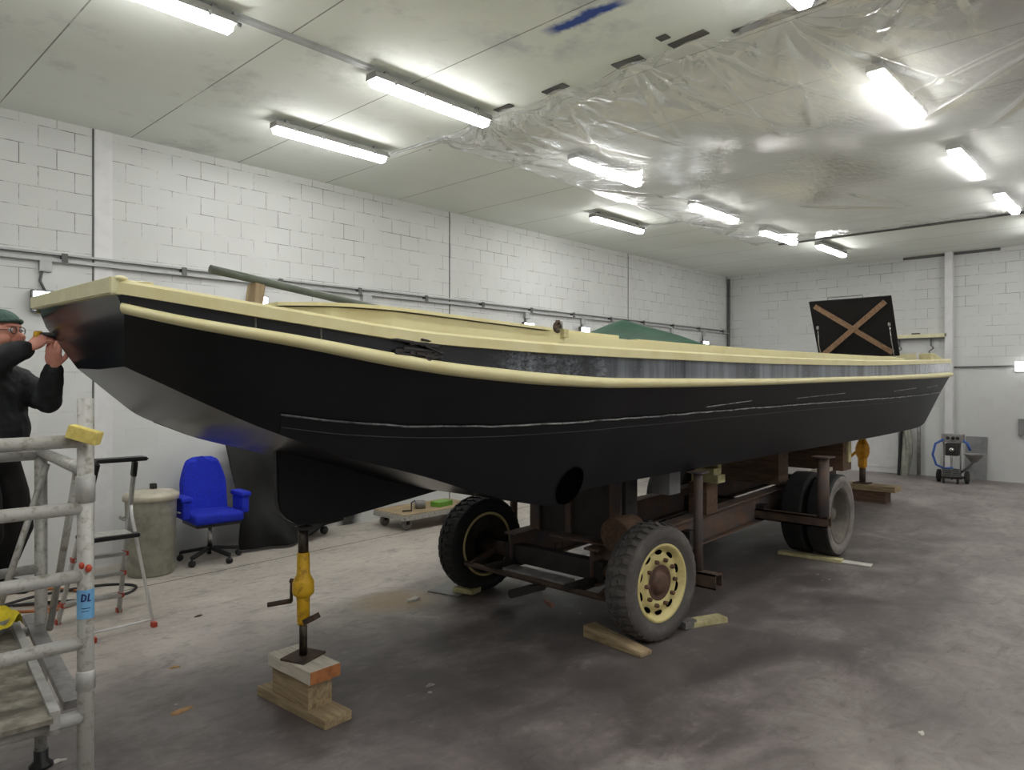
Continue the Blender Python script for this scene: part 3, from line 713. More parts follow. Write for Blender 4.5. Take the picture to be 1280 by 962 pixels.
# doubling plate over the bilge with its bright weld
for sg in (-1, 1):
    m = MB(); xs = [1.5+(12.3-1.5)*i/110 for i in range(111)]; rows = []
    top = []
    for x in xs:
        s = (x-.98)/(12.5-.98); zb_ = zB(xb(s)); zt_ = zS(x)
        r = []
        for q in (0, .5, 1):
            z = zt_+(zb_-zt_)*q*.985; r.append(m.bm.verts.new(side_pt(x, z, .009, sg)))
        for q in (1, 0):
            z = zt_+(zb_-zt_)*q*.985; r.append(m.bm.verts.new(side_pt(x, z, .0, sg)))
        rows.append(r); top.append(Vector(side_pt(x, zt_, .009, sg)))
    for a, b in zip(rows, rows[1:]):
        for j in range(5): m._face([a[j], a[(j+1) % 5], b[(j+1) % 5], b[j]], 0, j < 2)
    m._face(rows[0]); m._face(rows[-1])
    o = m.build('bilge_plate', 'plate', boat); e = o.modifiers.new('split', 'EDGE_SPLIT'); e.split_angle = R(30)
    rr = random.Random(5)
    top = [p+Vector((0, 0, rr.uniform(-.003, .003))) for p in top]
    MB().tube(top, .0055, 6).build('weld_seam', 'weld', boat)
    low = [Vector(side_pt(x, zS(x)-.055, .010, sg)) for x in xs]
    MB().tube(low, .0025, 6).build('faint_seam', 'plateedge', boat)
    for xa, xb_, dz in ((4.6, 5.3, .035), (6.2, 7.4, .055), (9.1, 10.2, .075), (10.8, 11.6, .09)):
        MB().tube([Vector(side_pt(xa+(xb_-xa)*i/8, zS(xa)+dz+.004*i, .002, sg)) for i in range(9)], .004, 6).build('weld_mark', 'weld', boat)
# short vertical weld marks on the black band
for x in (1.41, 1.66): MB().box((x, YC-hwG(x)+.018, (zG(x)+zRt(x))/2), (.008, .006, .07)).build('weld_mark', 'weld', boat)
# skeg
sk = [(1.94, 1.5), (1.95, 1.16), (1.965, 1.10), (2.0, 1.055), (2.06, 1.015), (2.15, 1.0), (2.3, 1.0), (2.62, 1.035), (3.1, 1.088), (3.2, 1.09), (3.2, 1.2), (2.6, 1.3)]
MB().prism(sk, .05, (0, YC, 0), bev=.006).build('skeg', 'plate', boat)
MB().prism([(11.0, 1.17), (12.0, 1.2), (11.85, 1.1), (11.2, 1.09)], .05, (0, YC, 0)).build('stern_skeg', 'plate', boat)
# bow-thruster opening on both sides: shallow cap, its inner darkness painted black
for sg in (-1, 1):
    m = MB(); cx, cz, rr_ = 3.33, 1.185, .108
    ringo, ringi, back = [], [], []
    for j in range(36):
        a = 2*math.pi*j/36; x, z = cx+rr_*math.cos(a), cz+rr_*1.06*math.sin(a)
        yo = YC+sg*(.955+.40*(z-cz)); ringo.append(m.bm.verts.new((x, yo, z)))
        x2, z2 = cx+.86*rr_*math.cos(a), cz+.86*rr_*1.06*math.sin(a)
        ringi.append(m.bm.verts.new((x2, YC+sg*(.955+.40*(z2-cz)), z2))); back.append((m.bm.verts.new((x2, YC+sg*(.947+.40*(z2-cz)), z2)), m.bm.verts.new((x, YC+sg*.75, z))))
    for j in range(36):
        q = (j+1) % 36
        m._face([ringo[j], ringo[q], ringi[q], ringi[j]], 0, False); m._face([ringi[j], ringi[q], back[q][0], back[j][0]], 0, True); m._face([ringo[j], ringo[q], back[q][1], back[j][1]], 0, True)
    m._face([b[0] for b in back])
    m.build('thruster_tunnel_shade', 'opening_shade', boat, fixn=True)
# damaged fairlead on the band
fx = 2.07
m = MB(); rr = random.Random(11)
for i in range(26):
    x = fx+rr.uniform(-.06, .12); z = 1.94+rr.uniform(-.04, .045)
    m.bar((x-.05, YC-hwG(x)-.005+rr.uniform(0, .02), z+rr.uniform(-.02, .02)), (x+.05, YC-hwG(x+.05)-.01+rr.uniform(0, .02), z+rr.uniform(-.02, .02)), .022, rr.uniform(.005, .016), bev=.002)
m.build('fairlead', 'darksteel', boat)
MB().ball((fx+.06, YC-hwG(fx)-.025, 1.895), .016, 10).build('fairlead_bolt', 'rust', boat)
# coaming and hatch covers
plan = [(1.5, .50), (1.62, .66), (1.8, .78), (2.1, .84), (2.6, .85), (10.75, .85)]
zC = pchip([(1.4, 2.135), (1.9, 2.143), (2.7, 2.122), (3.3, 2.105), (4.4, 2.092), (6, 2.09), (7.5, 2.10), (10.4, 2.13), (12, 2.15)])
def dense(pl, nseg=8):
    out = []
    for (a, b), (c, d) in zip(pl, pl[1:]):
        q = nseg if c-a < 1 else 30
        out += [(a+(c-a)*i/q, b+(d-b)*i/q) for i in range(q)]
    return out+[pl[-1]]
D = dense(plan)
m = MB(); A = [(m.bm.verts.new((x, YC-h, zG(x)+.05)), m.bm.verts.new((x, YC-h, zC(x)))) for x, h in D]
B = [(m.bm.verts.new((x, YC+h, zG(x)+.05)), m.bm.verts.new((x, YC+h, zC(x)))) for x, h in D]
for i in range(len(D)-1):
    m._face([A[i][0], A[i+1][0], A[i+1][1], A[i][1]]); m._face([B[i][0], B[i+1][0], B[i+1][1], B[i][1]]); m._face([A[i][1], A[i+1][1], B[i+1][1], B[i][1]])
m._face([A[0][0], A[0][1], B[0][1], B[0][0]]); m._face([A[-1][0], A[-1][1], B[-1][1], B[-1][0]])
m.build('coaming', 'cream', boat)
def cover(xa, xb_, hw, dz, th, name='hatch_cover', mat='cream'):
    m = MB(); q = 12; rws = []
    for i in range(q+1):
        x = xa+(xb_-xa)*i/q; h = hw(x) if callable(hw) else hw
        z0 = zC(x)+dz; rws.append([m.bm.verts.new((x, YC-h, z0)), m.bm.verts.new((x, YC-h, z0+th)), m.bm.verts.new((x, YC+h, z0+th)), m.bm.verts.new((x, YC+h, z0))])
    for a, b in zip(rws, rws[1:]):
        for j in range(4): m._face([a[j], a[(j+1) % 4], b[(j+1) % 4], b[j]])
    m._face(rws[0]); m._face(rws[-1])
    m.bm.normal_update()
    for f_ in m.bm.faces:
        if abs(f_.normal.z) > .9: f_.material_index = 1
    return m.build(name, [mat, 'deck'], boat)
ph = pchip([(1.4, .5), (1.62, .68), (1.8, .8), (2.1, .86), (2.6, .87), (4, .87)])
cover(1.6, 3.26, ph, .005, .016)
cover(3.42, 4.05, .8, .002, .026)
cover(4.25, 10.5, .82, .0, .012)
# aft box and open hatch
MB().prism([(-1.04, -.02), (1.04, -.02), (1.04, .02), (.86, .15), (-.86, .15), (-1.04, .02)], .045, (12.28, YC, 2.10), plane='YZ', bev=.005).build('stern_board', 'cream2', boat)
MB().box((12.15, YC-.80, 2.165), (.2, .16, .13), bev=.006).build('aft_step', 'woodyellow', boat)
MB().box((12.1, YC-.70, 2.17), (.04, .05, .17)).build('aft_post', 'white', boat)
lid = None
hinge = Vector((11.58, YC, 2.2)); le = R(27); Lh = .95; Wd = .58
ux = Vector((-math.sin(le), 0, math.cos(le))); un = Vector((-math.cos(le), 0, -math.sin(le)))
m = MB(); m.bar(hinge, hinge+ux*Lh, 2*Wd, .03, up=un, bev=.004); lid = m.build('hatch_lid', 'lid', boat)
for a, b in (((-.5, .06), (.5, .88)), ((.5, .06), (-.5, .88))):
    p = hinge+ux*a[1]+Vector((0, a[0], 0))+un*.026; q = hinge+ux*b[1]+Vector((0, b[0], 0))+un*.026
    if a[0] > 0: p += un*.02; q += un*.02
    MB().bar(p, q, .075, .02, up=un).build('brace', 'bracewood', lid)
for y in (-.52, .52):
    MB().tube([hinge+Vector((0, y, 0))+un*.05, hinge+ux*.25+un*.08+Vector((0, y, 0)), hinge+ux*.5+un*.03+Vector((0, y*.98, 0))], .008, 8).build('gas_strut', 'chrome', lid)
    MB().box(hinge+ux*.52+un*.03+Vector((0, y*.98, 0)), (.03, .03, .05)).build('strut_bracket', 'greysteel', lid)
MB().tube([hinge+ux*Lh+Vector((0, .3, 0)), hinge+ux*(Lh+.04)+Vector((0, .3, 0)), hinge+ux*(Lh+.04)+Vector((0, -.2, 0)), hinge+ux*Lh+Vector((0, -.2, 0))], .006, 8).build('lid_handle', 'darkgrey', lid)
# mooring post with rusty shackle on the coaming
px, py = 3.38, YC-.83
mp = MB().tube([(px, py, 2.1), (px, py, 2.175)], .018, 14).build('mooring_post', 'greysteel', boat)
MB().box((px, py-.025, 2.10), (.045, .05, .05), bev=.004).build('post_foot', 'woodyellow', mp)
m = MB(); m.tube([(px-.05+.026*math.cos(a), py-.02, 2.135+.026*math.sin(a)) for a in [i*.4 for i in range(14)]], .011, 8); m.bar((px-.09, py-.03, 2.12), (px-.03, py-.02, 2.16), .02, .025, bev=.004); m.bar((px-.06, py-.03, 2.17), (px-.045, py-.02, 2.155), .025, .02)
m.build('rusty_shackle', 'rust', mp)
# lowered pole on its prop
tag(MB().tube([(1.59, YC, 2.378), (1.83, YC, 2.350), (3.1, YC, 2.2)], .022, 16).build('pole', 'olive'), 'grey-green pole lying aslant along the front deck', 'pole')
t = MB().bar((1.815, YC-.0, 2.148), (1.84, YC, 2.325), .09, .06, up=(1, 0, 0), bev=.004).build('timber_prop', 'woodZ')
tag(t, 'short upright wooden prop carrying the grey-green pole', 'prop')
def tarpf(u, v):
    x = 4.25+1.65*u; y = YC-.75+1.5*v
    px_ = 1-abs(u-.62)/(.62 if u < .62 else .38); py_ = 1-abs(v-.5)*2
    h = .25*(.35*max(0, px_)+.65*max(0, px_)**2.2)*max(0, py_)**.75*(1+.04*math.sin(u*14+v*9))
    return (x, y, zC(x)+.016+h)
tag(MB().grid(40, 40, tarpf).build('green_tarpaulin', 'greentarp', solid=.005), 'dark green tarpaulin heaped in a peak on the hatch', 'tarpaulin')

# ------------------------------------------------------------------ trailer
tr = thing('boat_trailer', 'rusty steel trailer', 'trailer', (6, YC, 0))
tr['label'] = 'rusty steel trailer with long I-beams and yellow front rims carrying the boat'
zt = lambda x: .62+.03*(x-5.99)
def ibeam(y, xa=4.25, xb_=9.4):
    m = MB(); d = Vector((xb_-xa, 0, zt(xb_)-zt(xa)))
    a, b = Vector((xa, y, zt(xa))), Vector((xb_, y, zt(xb_)))
    for dz, w, h in ((-.008, .13, .016), (-.262, .13, .016), (-.135, .012, .25)):
        m.bar(a+Vector((0, 0, dz)), b+Vector((0, 0, dz)), w, h)
    return m.build('long_beam', 'rustlight', tr)
for y in (3.19, 4.01): ibeam(y)
for x in (4.33, 5.6, 7.1, 9.2):
    MB().bar((x, 3.1, zt(x)-.17), (x, 4.1, zt(x)-.17), .1, .14).build('cross_member', 'darksteel', tr)
MB().box((4.12, 3.6, .33), (.13, .62, .02)).build('tow_plate', 'greysteel', tr)
MB().tube([(4.34, 2.8, .40), (4.34, 4.4, .40)], .055, 16).build('axle', 'rust', tr)
MB().tube([(7.69, 2.7, .43), (7.69, 4.5, .43)], .06, 16).build('axle', 'rust', tr)
MB().tube([(4.05, 2.86, .30), (4.05, 4.33, .30)], .022, 10).build('steering_rod', 'rust', tr)
for y in (2.95, 4.25):
    MB().bar((4.34, y, .40), (4.03, y, .30), .05, .05, bev=.008).build('steering_arm', 'rust', tr)
for y in (3.19, 4.01):
    m = MB()
    for k_ in range(4): m.bar((4.34-.36+.05*k_, y-.0, .315-.016*k_+.03), (4.34+.36-.05*k_, y, .315-.016*k_+.03), .07, .012)
    m.build('leaf_spring', 'darksteel', tr)
MB().bar((4.1, 3.5, .27), (3.9, 3.7, .2), .08, .05, bev=.01).build('drawbar_stub', 'darksteel', tr)
MB().bar((4.0, 3.42, .19), (3.92, 3.28, .2), .025, .025).build('drawbar_pin', 'woodred'+'X', tr)
# bolster on the front of the beams
MB().box((4.62, 3.55, .84), (.16, .95, .56), bev=.008).build('bolster', 'darksteel', tr)
for y, w in ((3.98, .1), (3.62, .055), (3.16, .1)):
    MB().box((4.53, y, .84), (.03, w, .56)).build('bolster_stiffener', 'rustlight', tr)
MB().box((4.48, 3.4, .575), (.2, .6, .015)).build('bolster_ledge', 'rustlight', tr)
# outriggers with square tubes and hull posts
def sqtube(xc, ya, yb, zc, w):
    m = MB(); t_ = .012
    for dx, dz, sx_, sz_ in ((0, w/2-t_/2, w, t_), (0, -w/2+t_/2, w, t_), (w/2-t_/2, 0, t_, w), (-w/2+t_/2, 0, t_, w)):
        m.box((xc+dx, (ya+yb)/2, zc+dz), (sx_, abs(ya-yb), sz_))
    return m
o = sqtube(4.87, 2.48, 3.2, .335, .11).build('outrigger', 'rust', tr)
MB().tube([(4.87, 2.65, .38), (4.87, 2.65, 1.12)], .035, 16).box((4.87, 2.65, 1.126), (.12, .12, .012)).build('hull_post', 'rustlight', o)
o = sqtube(7.08, 2.46, 3.2, .455, .1).build('outrigger', 'rust', tr)
MB().tube([(7.08, 2.52, .50), (7.08, 2.52, 1.075)], .055, 20).box((7.08, 2.52, 1.081), (.17, .17, .012)).build('hull_post', 'rustlight', o)
o = sqtube(4.87, 4.72, 4.0, .335, .11).build('outrigger', 'rust', tr)
MB().tube([(4.87, 4.55, .38), (4.87, 4.55, 1.12)], .035, 16).build('hull_post', 'rustlight', o)

def tyre_mesh(rad, w, rim_r, lugs=36, lug=.012):
    m = MB(); h = w/2
    prof = [(rim_r-.01, -h*.78), (rim_r+.01, -h*.86), (rim_r+.05, -h*.98), (rad*.80, -h*1.04), (rad*.93, -h*.96), (rad*.975, -h*.82), (rad-.012, -h*.7), (rad-.006, 0),
            (rad-.012, h*.7), (rad*.975, h*.82), (rad*.93, h*.96), (rad*.80, h*1.04), (rim_r+.05, h*.98), (rim_r+.01, h*.86), (rim_r-.01, h*.78), (rim_r-.02, 0), (rim_r-.01, -h*.78)]
    m.lathe(prof, axis='Y', n=56)
    for i in range(lugs):
        if lug == 0: break
        for sd in (-1, 1):
            a = 2*math.pi*(i+(.5 if sd > 0 else 0))/lugs
            mt = Matrix.Rotation(-a, 4, 'Y') @ Matrix.Translation((rad-.016, sd*h*.62, 0))
            t_ = bmesh.new(); bmesh.ops.create_cube(t_, size=1)
            for v in t_.verts: v.co = Vector((v.co.x*.045, v.co.y*h*.52, v.co.z*2*math.pi*rad/lugs*.55))
            for v in t_.verts:
                if v.co.y*sd > 0: v.co.x -= .018
            m.merge(t_, mt)
        a = 2*math.pi*(i+.25)/lugs
        mt = Matrix.Rotation(-a, 4, 'Y') @ Matrix.Translation((rad-.013, 0, 0)) @ Matrix.Rotation(.5, 4, 'X')
        t_ = bmesh.new(); bmesh.ops.create_cube(t_, size=1)
        for v in t_.verts: v.co = Vector((v.co.x*.03, v.co.y*h*.5, v.co.z*2*math.pi*rad/lugs*.5))
        m.merge(t_, mt)
    return m
def place(o, loc, rz): o.matrix_basis = Matrix.Translation(loc) @ Matrix.Rotation(rz, 4, 'Z')
def wheel(loc, rz, rad, w, rim_r, tm, rm, hm, front, flip=False, lugs=36, label=None):
    q = Matrix.Translation(loc) @ Matrix.Rotation(rz+(math.pi if flip else 0), 4, 'Z')
    def put(m, name, mat, par):
        bmesh.ops.transform(m.bm, matrix=q, verts=m.bm.verts); return m.build(name, mat, par)
    tmb = tyre_mesh(rad, w, rim_r, lugs, .012 if front else 0)
    if isinstance(tm, list):
        for f_ in tmb.bm.faces:
            c_ = f_.calc_center_median()
            if math.hypot(c_.x, c_.z) > rad*.95: f_.material_index = 1
    ty = put(tmb, 'wheel', tm, tr)
    if label: ty['label'] = label
    h = w/2
    # rim: outer face looks to -Y  (lathe axis Y maps local +h to -Y)
    if front:
        pr = [(rim_r+.012, h*.86), (rim_r+.006, h*.92), (rim_r-.012, h*.86), (rim_r-.03, h*.55), (rim_r-.055, h*.45), (rim_r*.72, h*.62), (rim_r*.60, h*.66), (rim_r*.45, h*.6), (rim_r*.42, h*.3), (rim_r*.42, -h*.5), (rim_r-.03, -h*.6), (rim_r, -h*.86)]
    else:
        pr = [(rim_r+.012, h*.88), (rim_r+.004, h*.94), (rim_r-.014, h*.86), (rim_r-.035, h*.6), (rim_r-.045, -h*.2), (rim_r*.72, -h*.55), (rim_r*.35, -h*.62), (rim_r*.3, -h*.75), (rim_r, -h*.86)]
    ri = put(MB().lathe(pr, axis='Y', n=48), 'rim', rm, ty)
    if flip and front: put(MB().lathe([(rim_r+.014, -h*.84), (rim_r+.004, -h*.97), (rim_r-.014, -h*.84), (rim_r+.014, -h*.84)], axis='Y', n=48), 'rim_edge', 'rimyellow', ty)
    if front:
        for i in range(10):
            m = MB(); a = 2*math.pi*(i+.5)/10; rr_ = rim_r*.80
            t_ = bmesh.new(); bmesh.ops.create_uvsphere(t_, u_segments=12, v_segments=6, radius=1)
            for v in t_.verts: v.co = Vector((v.co.x*.018, v.co.y*.014, v.co.z*.036))
            m.merge(t_, Matrix.Rotation(-a, 4, 'Y') @ Matrix.Translation((rr_, -h*.525, 0)), 0, True)
            put(m, 'hand_hole_shade', 'opening_shade', ty)
        hub = MB().lathe([(rim_r*.48, h*.35), (rim_r*.47, h*.66), (rim_r*.44, h*.64), (rim_r*.3, h*.45), (rim_r*.27, h*.8), (rim_r*.2, h*.86), (0, h*.86)], axis='Y', n=28)
        hb = put(hub, 'hub', hm, ty)
        for i in range(10):
            m = MB(); a = 2*math.pi*i/10; rr_ = rim_r*.60
            m.lathe([(.015, h*.55), (.015, h*.88), (.009, h*.92), (0, h*.92)], (rr_*math.cos(a), 0, rr_*math.sin(a)), axis='Y', n=6, sm=False)
            put(m, 'wheel_nut', 'hubrust', ty)
    else:
        put(MB().lathe([(rim_r*.36, -h*.6), (rim_r*.34, -h*.1), (rim_r*.22, h*.12), (rim_r*.2, h*.3), (0, h*.32)], axis='Y', n=24), 'hub', hm, ty)
    return ty
wheel((4.34, 2.72, .405), R(-6), .405, .215, .262, 'tyre', 'rimyellow', 'hubrust', True, label='lugged tyre on a pale yellow ten-nut rim')
wheel((4.36, 4.47, .405), R(-4), .405, .215, .262, 'tyredark', 'rimdark', 'darksteel', True, flip=True, label='lugged tyre seen from its inner side')
wheel((7.69, 2.66, .43), 0, .43, .22, .285, ['tyregrey', 'tyredark'], 'rimgrey', 'rimgrey', False, lugs=60, label='outer dusty grey twin tyre with deep rim')
wheel((7.69, 2.92, .43), 0, .43, .22, .285, 'tyredark', 'rimgrey', 'rimgrey', False, lugs=60, label='inner dark twin tyre')
wheel((7.69, 4.54, .43), 0, .43, .22, .285, ['tyregrey', 'tyredark'], 'rimgrey', 'rimgrey', False, flip=True, lugs=60)
wheel((7.69, 4.28, .43), 0, .43, .22, .285, 'tyredark', 'rimgrey', 'rimgrey', False, flip=True, lugs=60)

# ------------------------------------------------------------------ timber under the hull
def timber(name, c, size, mat, label, cat='timber', rot=None, bev=.005, group=None):
    return tag(MB().box((0, 0, 0), size, None, bev).build(name, mat), label, cat, group)._place(c, rot) if False else _tim(name, c, size, mat, label, cat, rot, bev, group)
def _tim(name, c, size, mat, label, cat, rot, bev, group):
    o = MB().box((0, 0, 0), size, None, bev).build(name, mat)
    o.location = c
    if rot: o.rotation_euler = rot
    return tag(o, label, cat, group)
t = tag(MB().tube([(4.27, 2.99, .69), (4.5, 2.99, .695)], .125, 28).build('log', 'wooddarkX'), 'cracked round log end above the yellow-rimmed wheel', 'log')
timber('timber_block', (4.86, 2.92, 1.035), (.16, .16, .19), 'greyboard', 'grey block wedged under the hull above the yellow-rimmed wheel', 'block')
timber('timber_block', (5.9, 3.16, .765), (.2, .18, .29), 'wooddarkY', 'dark block on the trailer beam under the yellow wood pieces', 'block')
timber('yellow_wood_piece', (5.88, 3.1, .945), (.14, .26, .07), 'woodyellow', 'yellow-painted wood lying on the dark block under the hull', 'wood piece')
timber('yellow_wood_piece', (5.97, 3.08, 1.058), (.07, .09, .155), 'woodyellow', 'upright yellow-painted wood jammed between block stack and hull', 'wood piece')
timber('yellow_wood_piece', (5.84, 3.08, 1.012), (.14, .18, .06), 'woodyellow', 'topmost flat yellow wood on the block stack under the hull', 'wood piece')
timber('cross_timber', (7.72, 3.72, .905), (.26, 1.1, .43), 'wooddarkY', 'large brown squared timber across the beams above the twin tyres', 'timber')
timber('cross_timber', (9.15, 3.6, .93), (.3, 1.26, .40), 'wooddarkY', 'dark squared timber under the stern behind the twin tyres', 'timber')
timber('yellow_wood_piece', (9.15, 2.955, .98), (.1, .03, .3), 'woodyellow', 'yellow board on the end of the rear dark timber', 'wood piece')
timber('plank', (8.6, 3.15, .738), (.9, .12, .04), 'woodpaleX', 'pale plank lying on the trailer beam behind the twin tyres', 'plank', (0, R(-1.8), 0))
tag(MB().tube([(3.56, 3.0, 1.097), (4.0, 3.02, 1.1)], .026, 16).build('white_tube', 'white'), 'short white plastic tube under the hull beside the thruster hole', 'tube')

# screw jack at the bow
jx, jy = 2.1, YC-.03
t = thing('screw_jack', 'tall yellow screw jack with crank under the bow skeg', 'jack', (jx, jy, .27))
MB().tube([(jx, jy, .28), (jx, jy, .48)], .022, 16).build('lower_spindle', 'shaft', t)
MB().box((jx, jy, .276), (.19, .16, .012), (0, 0, R(20))).build('foot_plate', 'rust', t)
MB().lathe([(0, .455), (.031, .455), (.034, .47), (.036, .60), (.04, .61), (.056, .622), (.059, .635), (.059, .69), (.054, .70), (.036, .735), (.034, .85), (.031, .855), (0, .855)], (jx, jy, 0), n=24).build('gear_body', 'jackyellow', t)
MB().tube([(jx, jy, .85), (jx, jy, .985)], .029, 16).build('upper_tube', 'shaft', t)
MB().box((jx, jy, .991), (.085, .085, .014)).build('head_plate', 'darksteel', t)
MB().bar((jx, jy-.03, .475), (jx+.03, jy-.09, .51), .06, .03).build('release_lever', 'rust', t)
cr = MB(); cr.tube([(jx-.0, jy+.05, .675), (jx-.02, jy+.10, .68)], .015, 8); cr.tube([(jx-.02, jy+.09, .69), (jx-.02, jy+.095, .62), (jx-.025, jy+.085, .565)], .009, 8); cr.tube([(jx-.02, jy+.09, .568), (jx-.13, jy+.16, .555)], .014, 8)
cr.build('crank', 'rust', t)
timber('base_plank', (2.09, 3.56, .025), (.17, .66, .05), 'woodY', 'long base plank on the floor under the bow jack', 'plank', (0, 0, R(3)))
timber('timber_block', (2.09, 3.57, .125), (.15, .36, .15), 'woodY', 'middle weathered block in the stack under the bow jack', 'block', (0, 0, R(2)))
o = timber('timber_block', (2.095, 3.56, .235), (.19, .42, .07), 'woodpaleY', 'white-topped block directly under the bow jack foot', 'block', (0, 0, R(2)))
c = MB().box((0, -.212, 0), (.185, .006, .066)).build('end_grain_face', 'endgrain'); c.parent = o
# amber jack at the stern
jx2, jy2 = 11.62, 3.55
t = thing('screw_jack', 'amber jack standing on blocks under the stern', 'jack', (jx2, jy2, .3))
MB().tube([(jx2, jy2, .27), (jx2, jy2, .55)], .045, 14).build('lower_spindle', 'rust', t)
MB().box((jx2, jy2, .268), (.22, .22, .015)).build('foot_plate', 'rust', t)
MB().lathe([(0, .5), (.055, .5), (.065, .53), (.065, .64), (.085, .68), (.10, .74), (.10, .80), (.085, .86), (.05, .93), (.045, .95), (0, .95)], (jx2, jy2, 0), n=10, sm=False).build('gear_body', 'amber', t)
MB().tube([(jx2, jy2, .93), (jx2, jy2, 1.095)], .04, 14).build('upper_tube', 'rust', t)
MB().bar((jx2-.03, jy2+.08, .74), (jx2-.05, jy2+.16, .66), .05, .04).build('crank_socket', 'amber', t)
timber('timber_block', (11.62, 3.5, .09), (.28, .62, .18), 'wooddarkY', 'thick dark block on the floor under the stern jack', 'block')
timber('timber_block', (11.6, 3.45, .22), (.32, .8, .08), 'woodY', 'flat board on the block under the stern jack', 'board')

# wedges and boards by the wheels
def wedge(name, p, q, w, h1, h2, mat, label, z=0):
    p, q = Vector((*p, z)), Vector((*q, z)); d = (q-p).normalized(); s_ = Vector((-d.y, d.x, 0))*w/2
    m = MB(); v = [m.bm.verts.new(x) for x in (p-s_, p+s_, q+s_, q-s_, p-s_+Vector((0, 0, h1)), p+s_+Vector((0, 0, h1)), q+s_+Vector((0, 0, h2)), q-s_+Vector((0, 0, h2)))]
    for ff in ((0, 3, 2, 1), (4, 5, 6, 7), (0, 1, 5, 4), (1, 2, 6, 5), (2, 3, 7, 6), (3, 0, 4, 7)): m._face([v[i] for i in ff])
    bmesh.ops.bevel(m.bm, geom=list(m.bm.edges), offset=.006, segments=2, affect='EDGES')
    return tag(m.build(name, mat), label, 'wedge')
wedge('wooden_wedge', (4.08, 3.08), (4.02, 2.56), .12, .085, .03, 'woodY', 'long tan wooden wedge on the floor in front of the yellow-rimmed wheel')
timber('board_piece', (4.86, 2.60, .02), (.36, .11, .04), 'woodyellow', 'yellow-edged board lying behind the yellow-rimmed wheel', 'board', (0, 0, R(-24)))
timber('board_piece', (4.70, 2.645, .03), (.13, .08, .05), 'greysteel', 'small grey block with reddish end behind the yellow-rimmed wheel', 'block', (0, 0, R(-10)))
timber('board_piece', (4.78, 2.72, .06), (.10, .07, .025), 'woodredX', 'small reddish piece next to the grey block at the wheel', 'wood piece', (0, 0, R(-10))).location.z = .0125
timber('board_piece', (4.14, 4.6, .006), (.28, .32, .012), 'greyboard', 'thin grey sheet on the floor by the far front tyre', 'sheet', (0, 0, R(15)))
timber('wooden_chock', (4.18, 4.45, .032), (.13, .2, .04), 'woodyellow', 'small yellow wooden chock on the grey sheet by the far tyre', 'chock', (0, 0, R(12)))
timber('board_piece', (7.44, 2.78, .016), (.11, .62, .032), 'woodyellow', 'pale yellow board on the floor against the twin tyres', 'board', (0, 0, R(4)))
timber('board_piece', (7.5, 2.42, .004), (.12, .42, .008), 'chip', 'flat white strip on the floor beside the twin tyres', 'strip', (0, 0, R(8)))

# ------------------------------------------------------------------ scaffold tower at the bow
sc = thing('scaffold_tower', 'aluminium scaffold frame with rungs and plywood platform at the bow', 'scaffold', (.5, 3.4, 0))
A_ = Vector((.79, 2.776, 0)); ex = Vector((math.cos(R(-2.5)), math.sin(R(-2.5)), 0)); ey = Vector((.10, .995, 0)).normalized()
def S(a, b, z): return tuple(A_+ex*a+ey*b+Vector((0, 0, z)))
RT = .0262
for a, b, h, nm in ((0, 0, 1.745, 'post'), (-1.3, 0, 1.9, 'post'), (.02, 1.13, 1.52, 'post'), (-1.3, 1.13, 1.9, 'post')):
    o = MB().tube([S(a, b, .0), S(a, b, h)], RT, 20).build(nm, 'aludirty', sc)
    if b == 0 and a == 0:
        for z0, z1 in ((1.40, 1.515), (.64, .76)): pass
        MB().lathe([(RT, 1.385), (RT+.004, 1.387), (RT+.004, 1.475), (RT, 1.478)], S(0, 0, 0), n=20).build('collar', 'alu', o)
        MB().lathe([(RT, .735), (RT+.004, .737), (RT+.004, .80), (RT, .803)], S(0, 0, 0), n=20).build('collar', 'alu', o)
        # orange and teal paint dabs
        for z, dx_, mt in ((1.16, .010, 'redplastic'), (1.17, -.012, 'redplastic')):
            q = Vector(S(0, 0, z)); v = Vector((-.26, -.96, 0)).normalized()
            MB().ball(q+v*(RT-.001)+Vector((.6845, -.729, 0))*dx_, (.011, .011, .014), 8).build('paint_dab', mt, o)
def ring_part(z0, z1, r, a0, a1, q, nn=16):
    m = MB(); V = []
    for i in range(nn+1):
        a = a0+(a1-a0)*i/nn; V.append([m.bm.verts.new((q[0]+r*math.cos(a), q[1]+r*math.sin(a), z)) for z in (z0, z1)])
    for a, b in zip(V, V[1:]): m._face([a[0], b[0], b[1], a[1]], 0, True)
    return m
q = S(0, 0, 0); va = math.atan2(-2.776, -.79)
stk = ring_part(.985, 1.085, RT+.0008, va-1.5, va+1.5, q).build('sticker', 'label', sc)
# the letters DL on the sticker, bent round the tube
def letter_strip(strokes, name):
    m = MB()
    for (x0, z0, x1, z1, w) in strokes:
        n_ = 6
        for s_ in range(n_):
            pass
        dx_, dz_ = x1-x0, z1-z0; L_ = math.hypot(dx_, dz_); px_, pz_ = -dz_/L_*w/2, dx_/L_*w/2
        rows_ = []
        for i in range(n_+1):
            t_ = i/n_; cx_, cz_ = x0+dx_*t_, z0+dz_*t_
            rw = []
            for sg_ in (-1, 1):
                x_, z_ = cx_+sg_*px_, cz_+sg_*pz_
                an = va+x_/RT; rr_ = RT+.0016
                rw.append(m.bm.verts.new((q[0]+rr_*math.cos(an), q[1]+rr_*math.sin(an), z_)))
            rows_.append(rw)
        for a, b in zip(rows_, rows_[1:]): m._face([a[0], b[0], b[1], a[1]])
    return m.build(name, 'navy', stk)
zb0, zb1 = 1.045, 1.072
